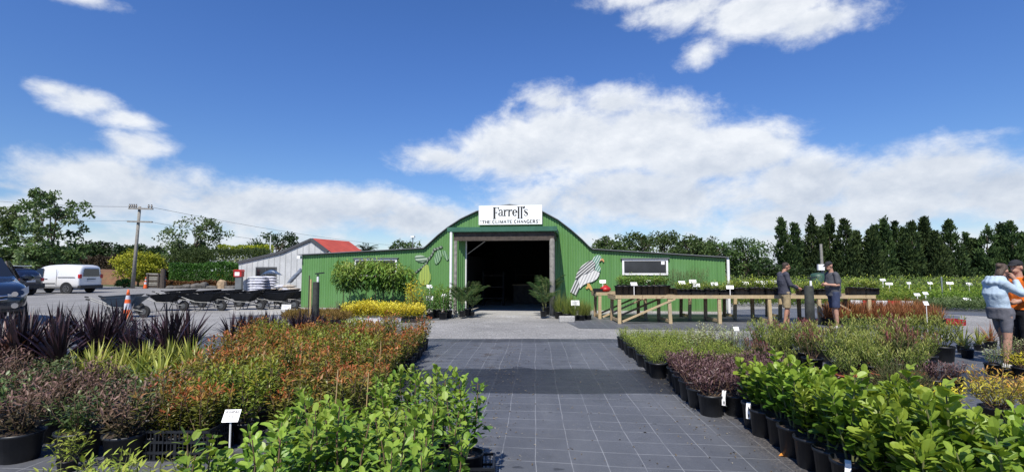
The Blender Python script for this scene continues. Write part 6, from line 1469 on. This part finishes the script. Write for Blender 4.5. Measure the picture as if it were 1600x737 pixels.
def hand(mb, wrist, d, palm_n, s=1.0, curl=.5):
    """palm with four curled fingers and a thumb; d points along the hand, palm_n out of the palm"""
    d = Vector(d).normalized(); pn = (Vector(palm_n) - d * d.dot(Vector(palm_n))).normalized(); sd = d.cross(pn)
    w = Vector(wrist)
    mb.tube([w - d * .02, w + d * .02, w + d * .05, w + d * .088], [.028, .034, .038, .034], 10, round_ends=True)
    for k, (o, L) in enumerate(((-.030, .070), (-.010, .080), (.010, .075), (.029, .058))):
        b = w + d * .085 * s + sd * o; p = [b - d * .02]; dd = d.copy(); ang = 0
        for j, f in enumerate((.45, .32, .23)):
            ang += curl * (.5 + .35 * j); q = d * math.cos(ang) + pn * math.sin(ang); p.append(p[-1] + q * (L * f + (.02 if j == 0 else 0)))
        mb.tube(p, [.0095, .009, .0085, .0075], 7, round_ends=True)
    b = w + d * .03 - sd * .028; mb.tube([b, b - sd * .022 + d * .03 + pn * .012, b - sd * .02 + d * .056 + pn * .026], [.013, .011, .009], 7, round_ends=True)
def head(mb, c, yaw_dir, pitch=0.0, s=1.0):
    """skull, jaw, nose, brow, lips, ears; yaw_dir is where the face looks (in x, y)"""
    f = Vector((yaw_dir[0], yaw_dir[1], 0)).normalized(); sd = Vector((f.y, -f.x, 0)); u = Vector((0, 0, 1))
    rot = Matrix((( sd.x, f.x, 0), (sd.y, f.y, 0), (0, 0, 1))) @ Matrix.Rotation(-pitch, 3, 'X')
    P = lambda x, y, z: Vector(c) + rot @ (Vector((x, y, z)) * s)
    ell(mb, P(0, -.008, .02), (.074 * s, .094 * s, .098 * s), rot=rot); ell(mb, P(0, .028, -.05), (.055 * s, .062 * s, .062 * s), rot=rot); ell(mb, P(0, .052, -.085), (.03 * s, .03 * s, .024 * s), rot=rot)
    mb.tube([P(0, .086, .02), P(0, .104, -.012), P(0, .112, -.028)], [.010 * s, .013 * s, .015 * s], 8, round_ends=True)
    mb.tube([P(-.045, .077, .028), P(0, .09, .032), P(.045, .077, .028)], [.010 * s, .011 * s, .010 * s], 8, round_ends=True)
    mb.tube([P(-.022, .083, -.058), P(0, .09, -.057), P(.022, .083, -.058)], [.008 * s, .010 * s, .008 * s], 8, round_ends=True)
    for k in (-1, 1):
        ell(mb, P(k * .076, -.008, -.008), (.012 * s, .024 * s, .034 * s), rot=rot)
    return P, rot
def leg(mb, hip, knee, ankle, toe, r=(.088, .06, .058, .038)):
    h, k, a = Vector(hip), Vector(knee), Vector(ankle); calf = k.lerp(a, .32) + (k - a).orthogonal().normalized() * 0
    mb.tube([h, h.lerp(k, .5), k, calf, k.lerp(a, .7), a], [r[0], (r[0] + r[1]) / 2 * 1.04, r[1] * .95, r[2], r[3] * 1.12, r[3]], 12, round_ends=True)
def shoe(parent, ankle, toe, m):
    a = Vector(ankle); d = Vector((toe[0], toe[1], 0)).normalized(); mb = MB(); g = Vector((a.x, a.y, 0))
    s = Vector((-d.y, d.x, 0)); rings = []
    for t, w, h in ((-.085, .022, .05), (-.07, .036, .085), (-.02, .042, .095), (.05, .046, .075), (.12, .048, .055), (.165, .038, .042), (.185, .018, .03)):
        c = g + d * t; rings.append([c - s * w, c - s * w * .95 + Vector((0, 0, h * .6)), c - s * w * .5 + Vector((0, 0, h)), c + s * w * .5 + Vector((0, 0, h)), c + s * w * .95 + Vector((0, 0, h * .6)), c + s * w])
    mb.rings(rings); mb.build('shoe', m, parent, smooth=True)
def person(loc, label, face, J, skin, tops, bottoms, hair, cap=None, headpitch=0.0, sleeve=.45, shortlen=.8, hs=1.0, belly=0.0, shoe_m=None, hairlen=0, hood=None, group=None, hem=None, slim=1.0):
    """J: joints in metres, x to the viewer's right, y away; face: where the body looks"""
    t = thing('person', label, 'person', loc, YAW, group)
    f = Vector((face[0], face[1], 0)).normalized(); sd = Vector((f.y, -f.x, 0))
    body = MB(); V = {k: Vector(v) for k, v in J.items()}
    pel, che, nek, hd = V['pelvis'], V['chest'], V['neck'], V['head']
    def oval(rows, infl=0.0):
        out = []
        for c, w, dp in rows: out.append((c, w + infl, dp + infl))
        return out
    def ring_torso(mb, rows, n=18):
        mb.rings([[Vector(c) + sd * (w * math.copysign(abs(math.cos(a)) ** .85, math.cos(a))) + f * (dp * math.copysign(abs(math.sin(a)) ** .9, math.sin(a))) for a in [2 * math.pi * j / n for j in range(n)]] for c, w, dp in rows])
    wst = pel.lerp(che, .45)
    rows = [(pel + Vector((0, 0, -.09)), .15, .11), (pel, .168, .125), (wst + f * belly * .5, .155 + belly * .3, .115 + belly), (che + f * belly * .3, .175, .125 + belly * .4), (che.lerp(nek, .6), .17, .10), (nek + Vector((0, 0, -.035)), .085, .07)]
    rows = [(c, w * slim, dp * slim) for c, w, dp in rows]
    ring_torso(body, rows); body.tube([nek - Vector((0, 0, .06)), nek.lerp(hd, .45), hd - Vector((0, 0, .03))], [.062, .054, .056], 12, round_ends=True)
    P, rot = head(body, hd, f + Vector((J.get('look', (0, 0, 0)))), headpitch, hs)
    for s in 'LR':
        leg(body, V['hip' + s], V['knee' + s], V['ank' + s], f)
        body.tube([V['sho' + s].lerp(V['elb' + s], .12), V['sho' + s].lerp(V['elb' + s], .5), V['elb' + s], V['elb' + s].lerp(V['wri' + s], .3), V['wri' + s]], [.046, .046, .042, .043, .028], 10, round_ends=True)
        dd = V['wri' + s] - V['elb' + s]; hand(body, V['wri' + s], V.get('hnd' + s, dd), V.get('plm' + s, Vector((0, 0, -1))), 1, .55)
    remesh(body, 'body', skin, t, .0095, 1)
    sh = MB(); rows2 = [(c, w + .024, dp + .024) for c, w, dp in rows[1:]]; hemz = hem if hem is not None else -.12
    rows2 = [(pel + Vector((0, 0, hemz)), rows2[0][1] + .01, rows2[0][2] + .012)] + rows2; rows2[-1] = (rows2[-1][0] + Vector((0, 0, .01)), .078, .066)
    ring_torso(sh, rows2)
    for s in 'LR':
        S, E, W = V['sho' + s], V['elb' + s], V['wri' + s]
        if sleeve <= 1: sh.tube([S.lerp(nek, .35), S, S.lerp(E, sleeve * .6), S.lerp(E, sleeve)], [.066, .068, .066, .066], 12, round_ends=False)
        else: sh.tube([S.lerp(nek, .35), S, S.lerp(E, .5), E, E.lerp(W, .4), E.lerp(W, .93)], [.072, .075, .066, .060, .056, .042], 12)
    if hood: 
        for a in range(7):
            q = math.pi * (a / 6) ; sh.tube([nek + sd * .10 * math.cos(q) - f * .09 * math.sin(q) + Vector((0, 0, .02)), nek + sd * .11 * math.cos(q) - f * .13 * math.sin(q) - Vector((0, 0, .05))], [.04, .045], 8, round_ends=True)
    remesh(sh, 'shirt' if not hood else 'hooded_top', tops, t, .012, 3, .007)
    bt = MB(); ring_torso(bt, [(pel + Vector((0, 0, -.12)), .17, .14), (pel + Vector((0, 0, -.02)), .184, .145), (pel.lerp(wst, .55), .176, .14)])
    for s in 'LR':
        Hh, K, A = V['hip' + s], V['knee' + s], V['ank' + s]
        if shortlen <= 1: bt.tube([Hh + Vector((0, 0, .04)), Hh.lerp(K, .4), Hh.lerp(K, shortlen)], [.108 * slim, .105 * slim, .100 * slim * slim], 14)
        else: bt.tube([Hh + Vector((0, 0, .04)), Hh.lerp(K, .5), K, K.lerp(A, .5), K.lerp(A, .94)], [.108, .098, .082, .074, .066], 14)
        shoe(t, A, f + Vector((V['ank' + s] - V['hip' + s]).to_2d().to_3d()) * .0, shoe_m or M['rubber'])
    remesh(bt, 'shorts' if shortlen <= 1 else 'trousers', bottoms, t, .012, 3, .006)
    if hair is not None:
        hm = MB(); ell(hm, P(0, -.022, .034), (.082 * hs, .092 * hs, .096 * hs), rot=rot); ell(hm, P(0, -.055, -.03), (.066 * hs, .05 * hs, .065 * hs), rot=rot)
        if hairlen: ell(hm, P(0, -.10, .05), (.05, .05, .045), rot=rot); ell(hm, P(0, -.06, -.07), (.06, .045, .07), rot=rot)
        ho = remesh(hm, 'hair', hair, t, .009, 1, .010)
    if cap:
        cm = MB(); ell(cm, P(0, -.004, .062), (.088 * hs, .105 * hs, .068 * hs), rot=rot)
        cm.rings([[P(x, .07, .055), P(x * .9, .12, .060 - abs(x) * .2), P(x * .6, .155, .045 - abs(x) * .2), P(x * .6, .155, .038 - abs(x) * .2), P(x * .9, .12, .050 - abs(x) * .2), P(x, .07, .043)] for x in (-.072, -.05, -.025, 0, .025, .05, .072)])
        remesh(cm, 'cap', cap, t, .008, 1)
    return t, V, P
M['navy_top'] = cloth('charcoal navy jersey', (.062, .064, .085)); M['khaki'] = cloth('khaki cotton', (.33, .26, .15)); M['grey_tee'] = cloth('slate grey t-shirt', (.085, .088, .10))
M['navy_short'] = cloth('navy shorts cotton', (.04, .052, .10)); M['dark_hair'] = mat('dark brown hair', (.035, .022, .016), .6, bump=.6, bscale=60); M['brown_hair'] = mat('brown hair', (.07, .045, .03), .55, bump=.6, bscale=60); M['cap'] = cloth('charcoal cap', (.03, .03, .034)); M['hoodie'] = cloth('pale blue hoodie fleece', (.42, .52, .62), .1)
M['grey_short'] = cloth('grey shorts cotton', (.13, .13, .15)); M['orange_top'] = cloth('bright orange jacket', (.72, .16, .02), .35, .9); M['black_cloth'] = cloth('black cotton', (.018, .018, .022)); M['shoe'] = mat('dark shoe', (.05, .04, .035), .7); M['white_shoe'] = mat('pale shoe', (.5, .48, .45), .6)
# man in navy: faces to the viewer's right, forearm reaching out
person(at(1229, 14.4), 'man in a navy long-sleeved jersey and khaki shorts reaching towards the sprinkler post', (1, -.05), dict(
    pelvis=(-.02, 0, .95), chest=(-.06, 0, 1.28), neck=(-.03, 0, 1.53), head=(.05, 0, 1.67), hipL=(-.0, .09, .92), hipR=(-.02, -.09, .92), kneeL=(.10, .10, .50), kneeR=(-.02, -.10, .49), ankL=(.10, .10, .09), ankR=(-.10, -.10, .09),
    shoL=(-.05, .19, 1.45), shoR=(-.06, -.19, 1.45), elbL=(.03, .24, 1.17), elbR=(.02, -.24, 1.16), wriL=(.30, .14, 1.12), wriR=(.27, -.18, 1.07), plmL=(0, -1, -.3), plmR=(0, 1, -.3)),
    M['skin_tan'], M['navy_top'], M['khaki'], M['dark_hair'], None, R(8), 1.2, .95, shoe_m=M['shoe'], hem=-.06)
# man in grey: faces to the viewer's left, hands together at the belly, cap
person(at(1303, 13.9), 'man in a charcoal cap, slate t-shirt and navy shorts, hands held at his belly', (-1, -.12), dict(
    pelvis=(.03, 0, .97), chest=(.05, 0, 1.30), neck=(.0, 0, 1.54), head=(-.07, -.01, 1.685), hipL=(.02, -.10, .94), hipR=(.03, .10, .94), kneeL=(.0, -.12, .52), kneeR=(.09, .12, .52), ankL=(.02, -.13, .09), ankR=(.17, .13, .09),
    shoL=(.0, -.195, 1.45), shoR=(.0, .195, 1.45), elbL=(.015, -.25, 1.16), elbR=(.015, .25, 1.16), wriL=(-.20, -.16, 1.18), wriR=(-.20, .06, 1.17), plmL=(0, 1, .3), plmR=(0, -1, .3)),
    M['skin'], M['grey_tee'], M['navy_short'], None, M['cap'], R(22), .85, .92, belly=.045, shoe_m=M['white_shoe'], hem=-.10)
# woman at the picture edge: arms folded up at her neck
person(at(1571, 8.25), 'woman in a pale blue hoodie and grey shorts with her arms raised to her neck', (1, .35), dict(
    pelvis=(-.02, 0, .92), chest=(-.10, 0, 1.22), neck=(-.06, 0, 1.46), head=(.05, 0, 1.60), hipL=(0, .09, .89), hipR=(-.02, -.09, .89), kneeL=(.10, .10, .47), kneeR=(-.02, -.09, .47), ankL=(.10, .10, .09), ankR=(-.08, -.10, .09),
    shoL=(-.08, .155, 1.40), shoR=(-.10, -.155, 1.40), elbL=(.16, .2, 1.24), elbR=(.15, -.2, 1.22), wriL=(.19, .07, 1.46), wriR=(.18, -.07, 1.46), hndL=(-.3, -.2, .6), hndR=(-.3, .2, .6), plmL=(-1, 0, 0), plmR=(-1, 0, 0)),
    M['skin'], M['hoodie'], M['grey_short'], M['brown_hair'], None, R(24), 1.2, .74, .97, shoe_m=M['white_shoe'], hairlen=1, hood=True, hem=-.05, slim=.82)[0].scale = (.97, .97, .97)
person(at(1601, 8.5), 'person in a bright orange jacket and black trousers cut off by the picture edge', (-1, -.2), dict(
    pelvis=(.0, 0, .93), chest=(.02, 0, 1.25), neck=(.0, 0, 1.47), head=(-.03, 0, 1.61), hipL=(0, -.09, .9), hipR=(0, .09, .9), kneeL=(-.02, -.1, .48), kneeR=(.02, .1, .48), ankL=(0, -.1, .09), ankR=(.05, .1, .09),
    shoL=(.0, -.19, 1.41), shoR=(.0, .19, 1.41), elbL=(.02, -.26, 1.14), elbR=(.02, .26, 1.14), wriL=(-.16, -.16, 1.06), wriR=(-.16, .16, 1.06), plmL=(0, 1, 0), plmR=(0, -1, 0)),
    M['skin'], M['orange_top'], M['black_cloth'], M['dark_hair'], M['cap'], R(5), 1.2, 1.2, .98, shoe_m=M['shoe'], hem=-.02)
